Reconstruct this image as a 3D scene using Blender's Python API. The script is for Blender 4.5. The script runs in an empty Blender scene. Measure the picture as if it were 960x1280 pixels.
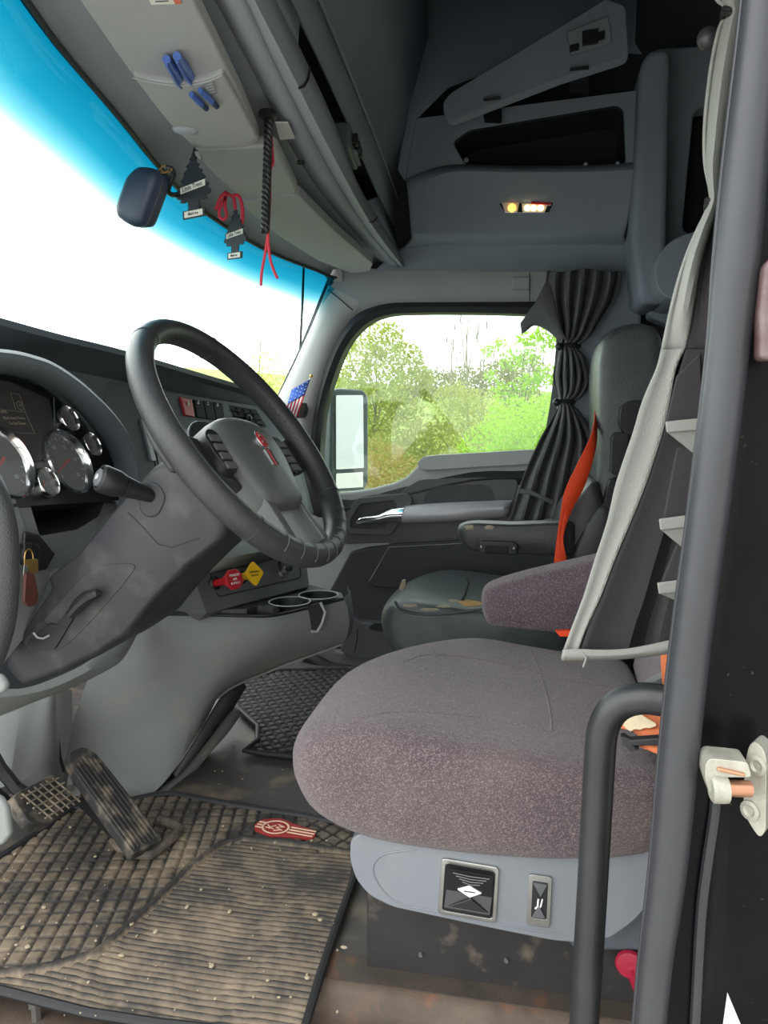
import bpy, bmesh, math, random
from mathutils import Vector, Matrix
random.seed(7)
COL = bpy.context.scene.collection
# ------------------------------------------------------------------ camera model (f = 950 px on a 960x1280 frame)
FPX = 950.0
YAW = math.radians(11.0); PITCH = math.radians(-7.0)
CAMP = Vector((0, 0, 0.80))
_s, _c = math.sin(YAW), math.cos(YAW)
_fh = Vector((-_s, _c, 0)); RIGHT = Vector((_c, _s, 0)); _z = Vector((0, 0, 1))
FWD = _fh*math.cos(PITCH) + _z*math.sin(PITCH)
UP = RIGHT.cross(FWD)

def ray(u, v):
    return FWD + RIGHT*((u-480)/FPX) + UP*((640-v)/FPX)
def PL(u, v, p, n):
    d = ray(u, v); p = Vector(p); n = Vector(n)
    return CAMP + d*((p-CAMP).dot(n)/d.dot(n))
def Y(u, v, y): return PL(u, v, (0, y, 0), (0, 1, 0))
def X(u, v, x): return PL(u, v, (x, 0, 0), (1, 0, 0))
def Z(u, v, z): return PL(u, v, (0, 0, z), (0, 0, 1))

def cr(pts, n=6, closed=False):
    """Catmull-Rom through tuples / vectors"""
    P = [tuple(p) for p in pts]; m = len(P); out = []
    rng = m if closed else m-1
    for i in range(rng):
        if closed: a, b, c, d = P[(i-1) % m], P[i], P[(i+1) % m], P[(i+2) % m]
        else: a, b, c, d = P[max(i-1, 0)], P[i], P[i+1], P[min(i+2, m-1)]
        for k in range(n):
            t = k/n
            out.append(tuple(0.5*((2*b[j]) + (-a[j]+c[j])*t + (2*a[j]-5*b[j]+4*c[j]-d[j])*t*t + (-a[j]+3*b[j]-3*c[j]+d[j])*t**3) for j in range(len(b))))
    if not closed: out.append(P[-1])
    return out
def rnd(pts, r, n=4):
    """round the corners of a closed polygon (any dim) by radius r"""
    P = [Vector(p) for p in pts]; out = []
    m = len(P)
    for i in range(m):
        a, b, c = P[i-1], P[i], P[(i+1) % m]
        ri = r[i] if isinstance(r, (list, tuple)) else r
        d1 = a-b; d2 = c-b
        k1 = min(ri, d1.length*0.48); k2 = min(ri, d2.length*0.48)
        if ri <= 0: out.append(b); continue
        p1 = b + d1.normalized()*k1; p2 = b + d2.normalized()*k2
        for k in range(n+1):
            t = k/n
            out.append(p1*(1-t)**2 + b*(2*t*(1-t)) + p2*t*t)
    return out

# ------------------------------------------------------------------ mesh builder
class MB:
    def __init__(self): self.v = []; self.f = []; self.flat = set()
    def add(self, vs, fs):
        o = len(self.v); self.v += [Vector(p) for p in vs]; self.f += [tuple(i+o for i in f) for f in fs]
        return self
    def box(self, c, s, R=None):
        hx, hy, hz = s[0]/2, s[1]/2, s[2]/2
        vs = [Vector((x*hx, y*hy, z*hz)) for x in (-1, 1) for y in (-1, 1) for z in (-1, 1)]
        if R is not None: vs = [R @ p for p in vs]
        vs = [p+Vector(c) for p in vs]
        return self.add(vs, [(0,1,3,2), (4,6,7,5), (0,4,5,1), (2,3,7,6), (0,2,6,4), (1,5,7,3)])
    def prism(self, pts, vec):
        n = len(pts); vec = Vector(vec)
        a = [Vector(p) for p in pts]; b = [p+vec for p in a]
        return self.add(a+b, [tuple(range(n)), tuple(range(2*n-1, n-1, -1))] + [(i, n+i, n+(i+1) % n, (i+1) % n) for i in range(n)])
    def loft(self, rings, cap=True, closed=True):
        n = len(rings[0]); vs = [p for r in rings for p in r]; fs = []
        for k in range(len(rings)-1):
            for i in range(n if closed else n-1):
                j = (i+1) % n
                fs.append((k*n+i, k*n+j, (k+1)*n+j, (k+1)*n+i))
        if cap and closed:
            fs.append(tuple(range(n-1, -1, -1))); m = (len(rings)-1)*n; fs.append(tuple(range(m, m+n)))
        return self.add(vs, fs)
    def grid(self, rows): return self.loft(rows, cap=False, closed=False)
    def tube(self, path, r, seg=12, cap=True, flat=None):
        P = [Vector(p) for p in path]; n = len(P)
        rr = r if isinstance(r, (list, tuple)) else [r]*n
        t0 = (P[1]-P[0]).normalized()
        ref = Vector((0, 0, 1)) if abs(t0.z) < .9 else Vector((1, 0, 0))
        nx = t0.cross(ref).normalized(); rings = []
        for i in range(n):
            t = (P[min(i+1, n-1)]-P[max(i-1, 0)]).normalized()
            nx = (nx - t*nx.dot(t)).normalized(); ny = t.cross(nx)
            fx, fy = flat if flat else (1, 1)
            rings.append([P[i]+(nx*math.cos(2*math.pi*k/seg)*fx+ny*math.sin(2*math.pi*k/seg)*fy)*rr[i] for k in range(seg)])
        return self.loft(rings, cap)
    def lathe(self, o, d, prof, seg=32, cap=True, ref=None):
        o = Vector(o); d = Vector(d).normalized()
        ref = Vector(ref) if ref else (Vector((0, 0, 1)) if abs(d.z) < .9 else Vector((1, 0, 0)))
        a = (ref - d*ref.dot(d)).normalized(); b = d.cross(a)
        rings = [[o + d*h + (a*math.cos(2*math.pi*k/seg)+b*math.sin(2*math.pi*k/seg))*r for k in range(seg)] for r, h in prof]
        return self.loft(rings, cap)
    def ring(self, outer, inner, vec):
        n = len(outer); vec = Vector(vec)
        o = [Vector(p) for p in outer]; i_ = [Vector(p) for p in inner]
        self.add(o+i_+[p+vec for p in o]+[p+vec for p in i_], [])
        b = len(self.v)-4*n
        for k in range(n):
            j = (k+1) % n
            self.f += [(b+k, b+j, b+n+j, b+n+k), (b+2*n+k, b+3*n+k, b+3*n+j, b+2*n+j), (b+k, b+2*n+k, b+2*n+j, b+j), (b+n+k, b+n+j, b+3*n+j, b+3*n+k)]
        return self
    def ball(self, c, r, seg=16, rings=10, sc=(1, 1, 1), R=None):
        c = Vector(c); rows = []
        for i in range(1, rings):
            th = math.pi*i/rings
            row = []
            for k in range(seg):
                p = Vector((math.sin(th)*math.cos(2*math.pi*k/seg)*sc[0], math.sin(th)*math.sin(2*math.pi*k/seg)*sc[1], math.cos(th)*sc[2]))*r
                if R is not None: p = R @ p
                row.append(c+p)
            rows.append(row)
        return self.loft(rows, True)
    def build(self, name, m, parent=None, smooth=True, bevel=0, seg=3, sub=0, solid=0, ang=35, off=-1):
        me = bpy.data.meshes.new(name)
        me.from_pydata([tuple(p) for p in self.v], [], self.f); me.validate()
        bm = bmesh.new(); bm.from_mesh(me)
        if not solid: bmesh.ops.recalc_face_normals(bm, faces=bm.faces)
        bm.to_mesh(me); bm.free()
        if smooth:
            me.polygons.foreach_set('use_smooth', [True]*len(me.polygons))
            if not sub and not bevel: me.set_sharp_from_angle(angle=math.radians(ang))
        me.materials.append(m)
        o = bpy.data.objects.new(name, me); COL.objects.link(o)
        if parent is not None: o.parent = parent; o.matrix_parent_inverse = parent.matrix_basis.inverted()
        if solid:
            md = o.modifiers.new('solid', 'SOLIDIFY'); md.thickness = solid; md.offset = off
        if bevel:
            md = o.modifiers.new('bevel', 'BEVEL'); md.width = bevel; md.segments = seg; md.limit_method = 'ANGLE'; md.angle_limit = math.radians(30)
            md.harden_normals = False
            if smooth:
                o.modifiers.new('wn', 'WEIGHTED_NORMAL')
        if sub:
            md = o.modifiers.new('sub', 'SUBSURF'); md.levels = sub; md.render_levels = sub
        return o

def tag(o, label=None, cat=None, group=None, kind=None):
    if label: o['label'] = label
    if cat: o['category'] = cat
    if group: o['group'] = group
    if kind: o['kind'] = kind
    return o
def thing(name, loc, label, cat, group=None, kind=None):
    o = bpy.data.objects.new(name, None); o.empty_display_size = .05; COL.objects.link(o); o.location = Vector(loc)
    return tag(o, label, cat, group, kind)
def struct(o, label=None):
    o['kind'] = 'structure'
    if label: o['label'] = label
    return o
def copy_tree(o, parent=None):
    c = o.copy(); COL.objects.link(c)
    if parent is not None: c.parent = parent
    for ch in list(o.children): copy_tree(ch, c)
    return c
def text(s, size, o, xd, yd, m, parent, name='lettering', ext=.0004, align='CENTER'):
    cu = bpy.data.curves.new('t', 'FONT'); cu.body = s; cu.size = size; cu.align_x = align; cu.align_y = 'CENTER'; cu.extrude = ext; cu.resolution_u = 3
    ob = bpy.data.objects.new('t', cu); COL.objects.link(ob)
    bpy.context.view_layer.update()
    me = bpy.data.meshes.new_from_object(ob.evaluated_get(bpy.context.evaluated_depsgraph_get()))
    bpy.data.objects.remove(ob); bpy.data.curves.remove(cu)
    xd = Vector(xd).normalized(); yd = Vector(yd); yd = (yd-xd*yd.dot(xd)).normalized(); zd = xd.cross(yd)
    Mx = Matrix((xd, yd, zd)).transposed().to_4x4(); Mx.translation = Vector(o)
    me.transform(Mx); me.materials.clear(); me.materials.append(m)
    me.name = name
    r = bpy.data.objects.new(name, me); COL.objects.link(r)
    if parent is not None: r.parent = parent; r.matrix_parent_inverse = parent.matrix_basis.inverted()
    return r

# ------------------------------------------------------------------ materials
def lin(c):
    return tuple(((x/255)/12.92 if x/255 <= .04045 else ((x/255+.055)/1.055)**2.4) for x in c)
def mat(name, rgb, rough=.5, metal=0, spec=.5, var=.0, vscale=8, var2=None, bump=0, bscale=300, coat=0, kind='noise', trans=0, emit=None, estr=0, rv=0):
    """rgb is an sRGB albedo triple"""
    m = bpy.data.materials.new(name); m.use_nodes = True; nt = m.node_tree; N = nt.nodes; L = nt.links
    b = N['Principled BSDF']; c = lin(rgb)
    b.inputs['Base Color'].default_value = (*c, 1); b.inputs['Roughness'].default_value = rough; b.inputs['Metallic'].default_value = metal
    b.inputs['Specular IOR Level'].default_value = spec; b.inputs['Coat Weight'].default_value = coat
    b.inputs['Transmission Weight'].default_value = trans
    if emit: b.inputs['Emission Color'].default_value = (*lin(emit), 1); b.inputs['Emission Strength'].default_value = estr
    tc = N.new('ShaderNodeTexCoord')
    if var or var2:
        no = N.new('ShaderNodeTexNoise'); no.inputs['Scale'].default_value = vscale; no.inputs['Detail'].default_value = 6; no.inputs['Roughness'].default_value = .65
        L.new(tc.outputs['Object'], no.inputs['Vector'])
        rp = N.new('ShaderNodeValToRGB'); rp.color_ramp.elements[0].position = .35; rp.color_ramp.elements[1].position = .68
        c2 = lin(var2) if var2 else tuple(x*(1+var) for x in c); c1 = c if var2 else tuple(x*(1-var) for x in c)
        rp.color_ramp.elements[0].color = (*c1, 1); rp.color_ramp.elements[1].color = (*c2, 1)
        L.new(no.outputs['Fac'], rp.inputs['Fac']); L.new(rp.outputs['Color'], b.inputs['Base Color'])
        if rv:
            mr = N.new('ShaderNodeMapRange'); mr.inputs['To Min'].default_value = rough-rv; mr.inputs['To Max'].default_value = rough+rv
            L.new(no.outputs['Fac'], mr.inputs['Value']); L.new(mr.outputs['Result'], b.inputs['Roughness'])
    if bump:
        if kind == 'voronoi': n2 = N.new('ShaderNodeTexVoronoi'); out = n2.outputs['Distance']
        else: n2 = N.new('ShaderNodeTexNoise'); n2.inputs['Detail'].default_value = 3; out = n2.outputs['Fac']
        n2.inputs['Scale'].default_value = bscale
        L.new(tc.outputs['Object'], n2.inputs['Vector'])
        bp = N.new('ShaderNodeBump'); bp.inputs['Strength'].default_value = bump; bp.inputs['Distance'].default_value = .002
        L.new(out, bp.inputs['Height']); L.new(bp.outputs['Normal'], b.inputs['Normal'])
    return m
def add_flecks(m, rgb, scale, lo, hi, stretch=(1, 1, 1)):
    """second colour on top of the base colour where a fine noise is high (flecks, dust)"""
    nt = m.node_tree; N = nt.nodes; L = nt.links; b = N['Principled BSDF']
    tc = N.new('ShaderNodeTexCoord'); mp = N.new('ShaderNodeMapping'); mp.inputs['Scale'].default_value = stretch
    no = N.new('ShaderNodeTexNoise'); no.inputs['Scale'].default_value = scale; no.inputs['Detail'].default_value = 4
    L.new(tc.outputs['Object'], mp.inputs['Vector']); L.new(mp.outputs['Vector'], no.inputs['Vector'])
    rp = N.new('ShaderNodeMapRange'); rp.inputs['From Min'].default_value = lo; rp.inputs['From Max'].default_value = hi
    L.new(no.outputs['Fac'], rp.inputs['Value'])
    mx = N.new('ShaderNodeMix'); mx.data_type = 'RGBA'
    src = b.inputs['Base Color'].links
    if src: L.new(src[0].from_socket, mx.inputs['A'])
    else: mx.inputs['A'].default_value = b.inputs['Base Color'].default_value
    mx.inputs['B'].default_value = (*lin(rgb), 1)
    L.new(rp.outputs['Result'], mx.inputs['Factor']); L.new(mx.outputs['Result'], b.inputs['Base Color'])
    return m

M = {}
M['kick'] = mat('grey_plastic', (124, 128, 125), .55, var=.05, vscale=5, bump=.12, bscale=900)
M['kick_lo'] = add_flecks(mat('grey_plastic_dusty', (124, 128, 125), .6, var=.06, vscale=6, bump=.1, bscale=900), (140, 133, 120), 9, .58, .85)
M['dash'] = mat('charcoal_dash', (88, 96, 103), .6, var=.05, vscale=6, bump=.15, bscale=800)
M['brow'] = mat('dark_dash_top', (88, 95, 104), .7, var=.05, bump=.1, bscale=700)
M['column'] = add_flecks(mat('charcoal_column', (41, 43, 47), .5, var=.08, vscale=10, bump=.12, bscale=900), (92, 88, 82), 22, .5, 1.05)
M['black'] = mat('black_plastic', (30, 31, 33), .4, bump=.08, bscale=800)
M['blackm'] = mat('matte_black', (22, 23, 25), .75)
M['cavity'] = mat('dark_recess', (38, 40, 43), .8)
M['rubber'] = mat('black_rubber', (34, 35, 37), .6, var=.1, vscale=20)
M['seal'] = mat('window_seal', (36, 39, 42), .6)
M['leather'] = mat('black_leather', (58, 61, 64), .30, var=.12, vscale=14, bump=.35, bscale=420, kind='voronoi')
M['wheel'] = mat('wheel_leather', (54, 56, 58), .36, var=.16, vscale=22, bump=.25, bscale=650, kind='voronoi', rv=.08)
M['hub'] = mat('hub_vinyl', (86, 90, 88), .42, var=.07, vscale=12, bump=.15, bscale=700)
M['hubd'] = mat('hub_dark', (46, 48, 50), .45, bump=.12, bscale=800)
M['silverp'] = mat('satin_silver_plastic', (150, 153, 156), .4, metal=.35, var=.05)
M['chrome'] = mat('chrome', (225, 226, 228), .12, metal=1)
M['steel'] = mat('steel', (165, 165, 163), .35, metal=.9, var=.1, vscale=40)
M['header'] = mat('header_grey', (150, 156, 164), .75, var=.04, vscale=4, bump=.08, bscale=700)
M['visor'] = mat('visor_vinyl', (158, 161, 161), .7, var=.04, vscale=5, bump=.12, bscale=600)
M['roofl'] = mat('headliner_dark', (138, 150, 162), .9, var=.06, vscale=3, bump=.1, bscale=500)
M['sidel'] = mat('sleeper_trim', (136, 146, 156), .8, var=.05, vscale=4)
M['pillar'] = mat('pillar_trim', (178, 180, 176), .65, var=.03, vscale=5, bump=.08, bscale=700)
M['rail'] = mat('rail_trim', (158, 162, 162), .7, var=.04, vscale=5)
M['door'] = mat('door_grey', (170, 174, 173), .6, var=.04, vscale=5, bump=.1, bscale=700)
M['doord'] = mat('door_charcoal', (86, 88, 91), .6, var=.05, bump=.1, bscale=700)
M['doork'] = mat('door_black_vinyl', (56, 59, 63), .55, bump=.2, bscale=500)
M['bar'] = mat('pull_bar_grey', (196, 195, 200), .42, metal=.15)
M['leatherw'] = mat('worn_black_leather', (78, 84, 86), .28, var=.2, vscale=12, bump=.35, bscale=420, kind='voronoi')
M['crimson'] = mat('crimson_plastic', (160, 28, 56), .45)
M['red'] = mat('red_plastic', (186, 32, 44), .4)
M['yellow'] = mat('yellow_plastic', (232, 184, 24), .4)
M['orange'] = mat('orange_webbing', (240, 74, 28), .7, bump=.2, bscale=900)
M['orangef'] = mat('faded_orange_webbing', (208, 116, 72), .8, var=.12, vscale=30, bump=.2, bscale=900)
M['white'] = mat('white_print', (232, 234, 234), .6)
M['cream'] = mat('frayed_cream', (222, 204, 170), .9, var=.1, vscale=60)
M['cordr'] = mat('red_cord', (196, 40, 62), .6)
M['blue'] = mat('blue_plastic', (74, 104, 178), .35)
M['navy'] = mat('navy_plastic', (32, 44, 84), .4)
M['fob'] = mat('dark_fob', (46, 58, 78), .38)
M['card'] = mat('black_card', (30, 34, 40), .7)
M['gold'] = mat('brass', (196, 160, 96), .35, metal=.8)
M['maroon'] = mat('maroon_leather', (84, 46, 40), .5, var=.15, vscale=40)
M['pale'] = mat('pale_label', (216, 214, 204), .7)
M['curtl'] = mat('curtain_light', (146, 148, 142), .9, bump=.5, bscale=900)
M['curtd'] = mat('curtain_dark', (55, 52, 54), .95, var=.07, vscale=20, bump=.5, bscale=900)
M['curtp'] = mat('passenger_curtain', (92, 94, 94), .85, var=.07, vscale=14, bump=.3, bscale=700)
M['bandp'] = mat('curtain_hem_band', (100, 102, 104), .85, bump=.3, bscale=700)
M['seatp'] = add_flecks(mat('seat_side_plastic', (116, 120, 126), .5, var=.04, vscale=9, bump=.1, bscale=900), (130, 128, 126), 14, .6, .85)
M['base'] = add_flecks(mat('seat_base_steel', (44, 42, 41), .55, var=.15, vscale=14), (120, 108, 94), 26, .58, .85)
M['pedal'] = add_flecks(mat('pedal_rubber', (46, 45, 44), .65), (132, 120, 104), 26, .5, .72)
M['jamb'] = add_flecks(mat('black_paint', (18, 17, 20), .25, spec=.08, var=.2, vscale=9), (58, 50, 46), 9, .50, .95, (2, 2, .25))
M['jamb'] = add_flecks(M['jamb'], (88, 80, 74), 190, .70, .84)
M['grime'] = mat('grimy_pillar', (46, 48, 52), .42, var=.1, vscale=18, bump=.1, bscale=500)
M['handle'] = mat('grab_handle_black', (36, 38, 40), .42, var=.15, vscale=24, bump=.06, bscale=300)
M['zinc'] = add_flecks(mat('zinc_striker', (166, 164, 152), .5, metal=.45, var=.18, vscale=60, bump=.15, bscale=300), (150, 172, 172), 30, .6, .8)
M['copper'] = mat('worn_pin', (190, 140, 112), .35, metal=.8)
M['floor'] = add_flecks(mat('floor_vinyl', (76, 72, 69), .65, var=.18, vscale=5, bump=.2, bscale=300), (146, 128, 106), 10, .54, .85)
M['sill'] = add_flecks(mat('rusty_sill', (84, 72, 62), .7, var=.3, vscale=14, bump=.3, bscale=200), (128, 80, 52), 16, .58, .8)
M['foam'] = mat('torn_foam', (176, 140, 84), .95, var=.15, vscale=60)
M['wear'] = mat('worn_leather_patch', (150, 140, 120), .9, var=.2, vscale=80)
M['shell'] = mat('cab_shell', (70, 74, 80), .9)
M['lens'] = mat('lamp_lens', (238, 232, 214), .3)
M['glow'] = mat('lamp_led', (255, 236, 190), .3, emit=(255, 226, 170), estr=3.2)
M['amber'] = mat('lamp_led_amber', (230, 160, 70), .3, emit=(255, 190, 90), estr=1.4)
M['gface'] = mat('gauge_face', (98, 104, 104), .5)  # tone lifted to carry the washed-out reflection over the dials
M['screen'] = mat('display_screen', (82, 78, 78), .3)  # lightened as well to take in the haze over the cluster
M['needle'] = mat('needle_red', (206, 58, 52), .5)
M['tick'] = mat('gauge_print', (176, 184, 182), .6)
M['tickd'] = mat('display_print', (140, 132, 120), .6)
M['sillp'] = add_flecks(mat('sill_plate', (70, 62, 55), .6, var=.25, vscale=16, bump=.25, bscale=200), (124, 78, 48), 13, .58, .76)
M['flagr'] = mat('flag_red', (196, 44, 54), .8); M['flagw'] = mat('flag_white', (232, 232, 232), .8); M['flagb'] = mat('flag_blue', (52, 92, 178), .8)
M['mirror'] = mat('mirror_face', (240, 242, 244), .03, metal=1)
M['mhouse'] = mat('mirror_housing', (96, 106, 114), .45)
M['tape'] = mat('tape_strip', (190, 200, 190), .7)

def fabric(name, a, b, fl):
    m = mat(name, a, .95, spec=.2)
    nt = m.node_tree; N = nt.nodes; L = nt.links; p = N['Principled BSDF']
    tc = N.new('ShaderNodeTexCoord')
    no = N.new('ShaderNodeTexNoise'); no.inputs['Scale'].default_value = 7; no.inputs['Detail'].default_value = 5
    r1 = N.new('ShaderNodeValToRGB'); r1.color_ramp.elements[0].color = (*lin(a), 1); r1.color_ramp.elements[1].color = (*lin(b), 1)
    r1.color_ramp.elements[0].position = .35; r1.color_ramp.elements[1].position = .65
    mp = N.new('ShaderNodeMapping'); mp.inputs['Scale'].default_value = (1, 1, 1.0)
    vo = N.new('ShaderNodeTexVoronoi'); vo.inputs['Scale'].default_value = 760
    r2 = N.new('ShaderNodeMapRange'); r2.inputs['From Min'].default_value = .55; r2.inputs['From Max'].default_value = .95
    sep = N.new('ShaderNodeSeparateColor')
    mx = N.new('ShaderNodeMix'); mx.data_type = 'RGBA'; mx.inputs['B'].default_value = (*lin(fl), 1)
    L.new(tc.outputs['Object'], no.inputs['Vector']); L.new(no.outputs['Fac'], r1.inputs['Fac'])
    L.new(tc.outputs['Object'], mp.inputs['Vector']); L.new(mp.outputs['Vector'], vo.inputs['Vector'])
    L.new(vo.outputs['Color'], sep.inputs['Color']); L.new(sep.outputs['Red'], r2.inputs['Value'])
    L.new(r2.outputs['Result'], mx.inputs['Factor']); L.new(r1.outputs['Color'], mx.inputs['A']); L.new(mx.outputs['Result'], p.inputs['Base Color'])
    bp = N.new('ShaderNodeBump'); bp.inputs['Strength'].default_value = .6; bp.inputs['Distance'].default_value = .002
    L.new(vo.outputs['Distance'], bp.inputs['Height']); L.new(bp.outputs['Normal'], p.inputs['Normal'])
    p.inputs['Sheen Weight'].default_value = .25
    return m
M['fabric'] = fabric('seat_fabric', (80, 69, 72), (95, 83, 83), (126, 113, 113))
M['fabricd'] = fabric('armrest_fabric', (84, 71, 79), (96, 83, 91), (132, 118, 126))

def glass(name, tint=(1, 1, 1), refl=.06, haze=0):
    m = bpy.data.materials.new(name); m.use_nodes = True; nt = m.node_tree; N = nt.nodes; L = nt.links
    N.remove(N['Principled BSDF']); out = N['Material Output']
    tr = N.new('ShaderNodeBsdfTransparent'); tr.inputs['Color'].default_value = (*tint, 1)
    gl = N.new('ShaderNodeBsdfGlossy'); gl.inputs['Roughness'].default_value = .02
    df = N.new('ShaderNodeBsdfDiffuse'); df.inputs['Color'].default_value = (.8, .8, .78, 1)
    m1 = N.new('ShaderNodeMixShader'); m1.inputs[0].default_value = refl
    m2 = N.new('ShaderNodeMixShader'); m2.inputs[0].default_value = haze
    L.new(tr.outputs[0], m1.inputs[1]); L.new(gl.outputs[0], m1.inputs[2]); L.new(m1.outputs[0], m2.inputs[1]); L.new(df.outputs[0], m2.inputs[2])
    L.new(m2.outputs[0], out.inputs['Surface'])
    return m, tr
M['glass'], _ = glass('side_window_glass', (.76, .82, .77), .045, .035)
M['glassg'], _ = glass('gauge_lens', (.97, .97, .97), .10, .10)  # whitish veil mixed in stands for reflected light on the dials
M['shield'], _tr = glass('windshield_glass', (1, 1, 1), .03, 0)
# the shade band dyed into the top of the windshield: follows a UV laid from the top edge (v = metres below the edge)
nt = M['shield'].node_tree
uv = nt.nodes.new('ShaderNodeUVMap'); uv.uv_map = 'band'
sp = nt.nodes.new('ShaderNodeSeparateXYZ'); rp = nt.nodes.new('ShaderNodeValToRGB')
nt.links.new(uv.outputs['UV'], sp.inputs[0]); nt.links.new(sp.outputs['Y'], rp.inputs['Fac']); nt.links.new(rp.outputs['Color'], _tr.inputs['Color'])
e = rp.color_ramp.elements
e[0].position = 0.0; e[0].color = (.02, .23, .30, 1)
e[1].position = .155; e[1].color = (.97, 1, .99, 1)
k = e.new(.06); k.color = (.06, .30, .37, 1)
k = e.new(.095); k.color = (.24, .43, .47, 1)

M['tape'], _ = glass('tape_strip', (.72, .76, .66), .02, .22)
from mathutils.bvhtree import BVHTree
def surf(o):
    bpy.context.view_layer.update()
    return BVHTree.FromObject(o, bpy.context.evaluated_depsgraph_get())
def hit(bv, u, v, off=.0):
    d = ray(u, v).normalized(); r = bv.ray_cast(CAMP, d)
    if r[0] is None: return None
    n = r[1] if r[1].dot(d) < 0 else -r[1]
    return r[0]+n*off
def cut(o, cutters):
    """carve cutter solids out of an object for good"""
    for c in cutters:
        md = o.modifiers.new('cut', 'BOOLEAN'); md.operation = 'DIFFERENCE'; md.object = c; md.solver = 'EXACT'
    bpy.context.view_layer.update()
    me = bpy.data.meshes.new_from_object(o.evaluated_get(bpy.context.evaluated_depsgraph_get()))
    o.modifiers.clear(); me.name = o.data.name; o.data = me
    me.polygons.foreach_set('use_smooth', [True]*len(me.polygons)); me.set_sharp_from_angle(angle=math.radians(35))
    for c in cutters: bpy.data.objects.remove(c)
# ================================================================== THE SETTING
def ext(row, y0):
    """lengthen a row of points towards the driver's side"""
    a, b = Vector(row[0]), Vector(row[1]); d = a-b
    if a.y > y0: row = [a + d*((y0-a.y)/d.y)] + [Vector(p) for p in row]
    return row
def zrow(px, z, y0=.6, n=5):
    return [Vector(p) for p in cr(ext([Z(u, v, z) for u, v in px], y0), n)]
def resample(pts, n):
    pts = [Vector(p) for p in pts]; L = [0]
    for a, b in zip(pts, pts[1:]): L.append(L[-1]+(b-a).length)
    out = []; k = 0
    for i in range(n):
        d = L[-1]*i/(n-1)
        while k < len(L)-2 and L[k+1] < d: k += 1
        t = (d-L[k])/max(1e-9, L[k+1]-L[k]); out.append(pts[k].lerp(pts[k+1], t))
    return out
def Rz(a): return Matrix.Rotation(a, 3, 'Z')

# floor + sill
f = MB()
f.prism([(-1.4, .965, 0), (2.6, .965, 0), (2.6, 2.62, 0), (-1.4, 2.62, 0)], (0, 0, -.05))
struct(f.build('floor', M['floor'], smooth=False), 'dusty dark vinyl cab floor')
sp9 = MB(); sp9.prism([(-.9, .967, .0045), (.8, .967, .0045), (.8, 1.02, .0045), (-.9, 1.02, .0045)], (0, 0, -.004)); struct(sp9.build('trim_21', M['sillp'], smooth=False), 'scuffed metal sill plate')
g = MB()
prof = [(.56, -.16), (.575, -.036), (.60, -.03), (.90, -.03), (.93, -.028), (.945, -.02), (.955, -.004), (.966, .002), (.99, .003), (.99, -.16)]
g.loft([[Vector((x, y, z)) for y, z in prof] for x in (-.9, -.3, .2, .8)])
sill = g.build('door_sill', M['sill']); tag(sill, 'rusty scuffed door sill step below the driver seat', 'door sill', kind='structure')
for px, py in ((-.03, .8), (.02, .82), (-.1, .84), (.12, .8)):
    pass

# shell panels (rear, driver side behind the opening, roof)
w = MB()
w.box((1.6, .60, 1.0), (2.6, .05, 2.5))                      # sleeper side behind the door opening
w.box((-.55, .60, 1.72), (1.8, .05, .96))                    # above the door opening
struct(w.build('wall_driver', M['shell'], smooth=False), 'driver side cab wall')
w = MB(); w.box((2.6, 1.6, 1.0), (.05, 2.1, 2.6)); struct(w.build('wall_rear', M['shell'], smooth=False))
w = MB(); w.box((-1.42, 1.6, .35), (.05, 2.1, 1.0)); struct(w.build('wall_front', M['shell'], smooth=False), 'front bulkhead')
c = MB(); c.grid([[Vector((x, y, z)) for y in (.57, 1.6, 2.63)] for x, z in ((-.64, 1.36), (-.62, 1.75), (-.55, 2.02), (-.35, 2.14), (.6, 2.16), (2.63, 2.16))])
struct(c.build('ceiling', M['roofl'], solid=.03, off=1), 'dark raised headliner of the cab')

# ------------------------------------------------------------------ windshield
WTOP = zrow([(30, 0), (75, 62), (150, 150), (200, 212), (250, 262), (330, 312), (395, 338), (412, 346)], 1.25, .66)
WTOP2 = WTOP+[WTOP[-1]+Vector((.07, .07, 0))]
top = resample(WTOP2, 28)
botk = [(-.72, .66, .84), (-1.0, .95, .84), (-1.17, 1.3, .83), (-1.2, 1.6, .83), (-1.14, 2.0, .83), (-.98, 2.3, .83), tuple(Y(338, 512, 2.47)), tuple(Y(338, 512, 2.47)+Vector((.07, .07, 0)))]
bot = resample(cr(botk, 8), 28)
rows = []
NR = 24
for k in range(NR+1):
    t = k/NR; rows.append([a.lerp(b, t) + Vector((-.05*math.sin(math.pi*t), 0, .02*math.sin(math.pi*t))) for a, b in zip(top, bot)])
wm = MB(); wm.grid(rows)
ws = wm.build('window_1', M['shield'], solid=.005)
struct(ws, 'windshield with a blue tinted shade band along its top')
me = ws.data; lay = me.uv_layers.new(name='band')
dist = []
for i in range(28):
    d = [0]
    for k in range(NR): d.append(d[-1]+(rows[k+1][i]-rows[k][i]).length)
    dist.append(d)
for lp in me.loops:
    k, i = divmod(lp.vertex_index, 28); lay.data[lp.index].uv = (i/27, dist[i][k])
# black rubber along the upper edge of the windshield
tb = MB(); tb.tube([p+Vector((.004, 0, -.002)) for p in top], .004, 8)
struct(tb.build('trim_1', M['seal']), 'windshield edge seal')

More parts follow.
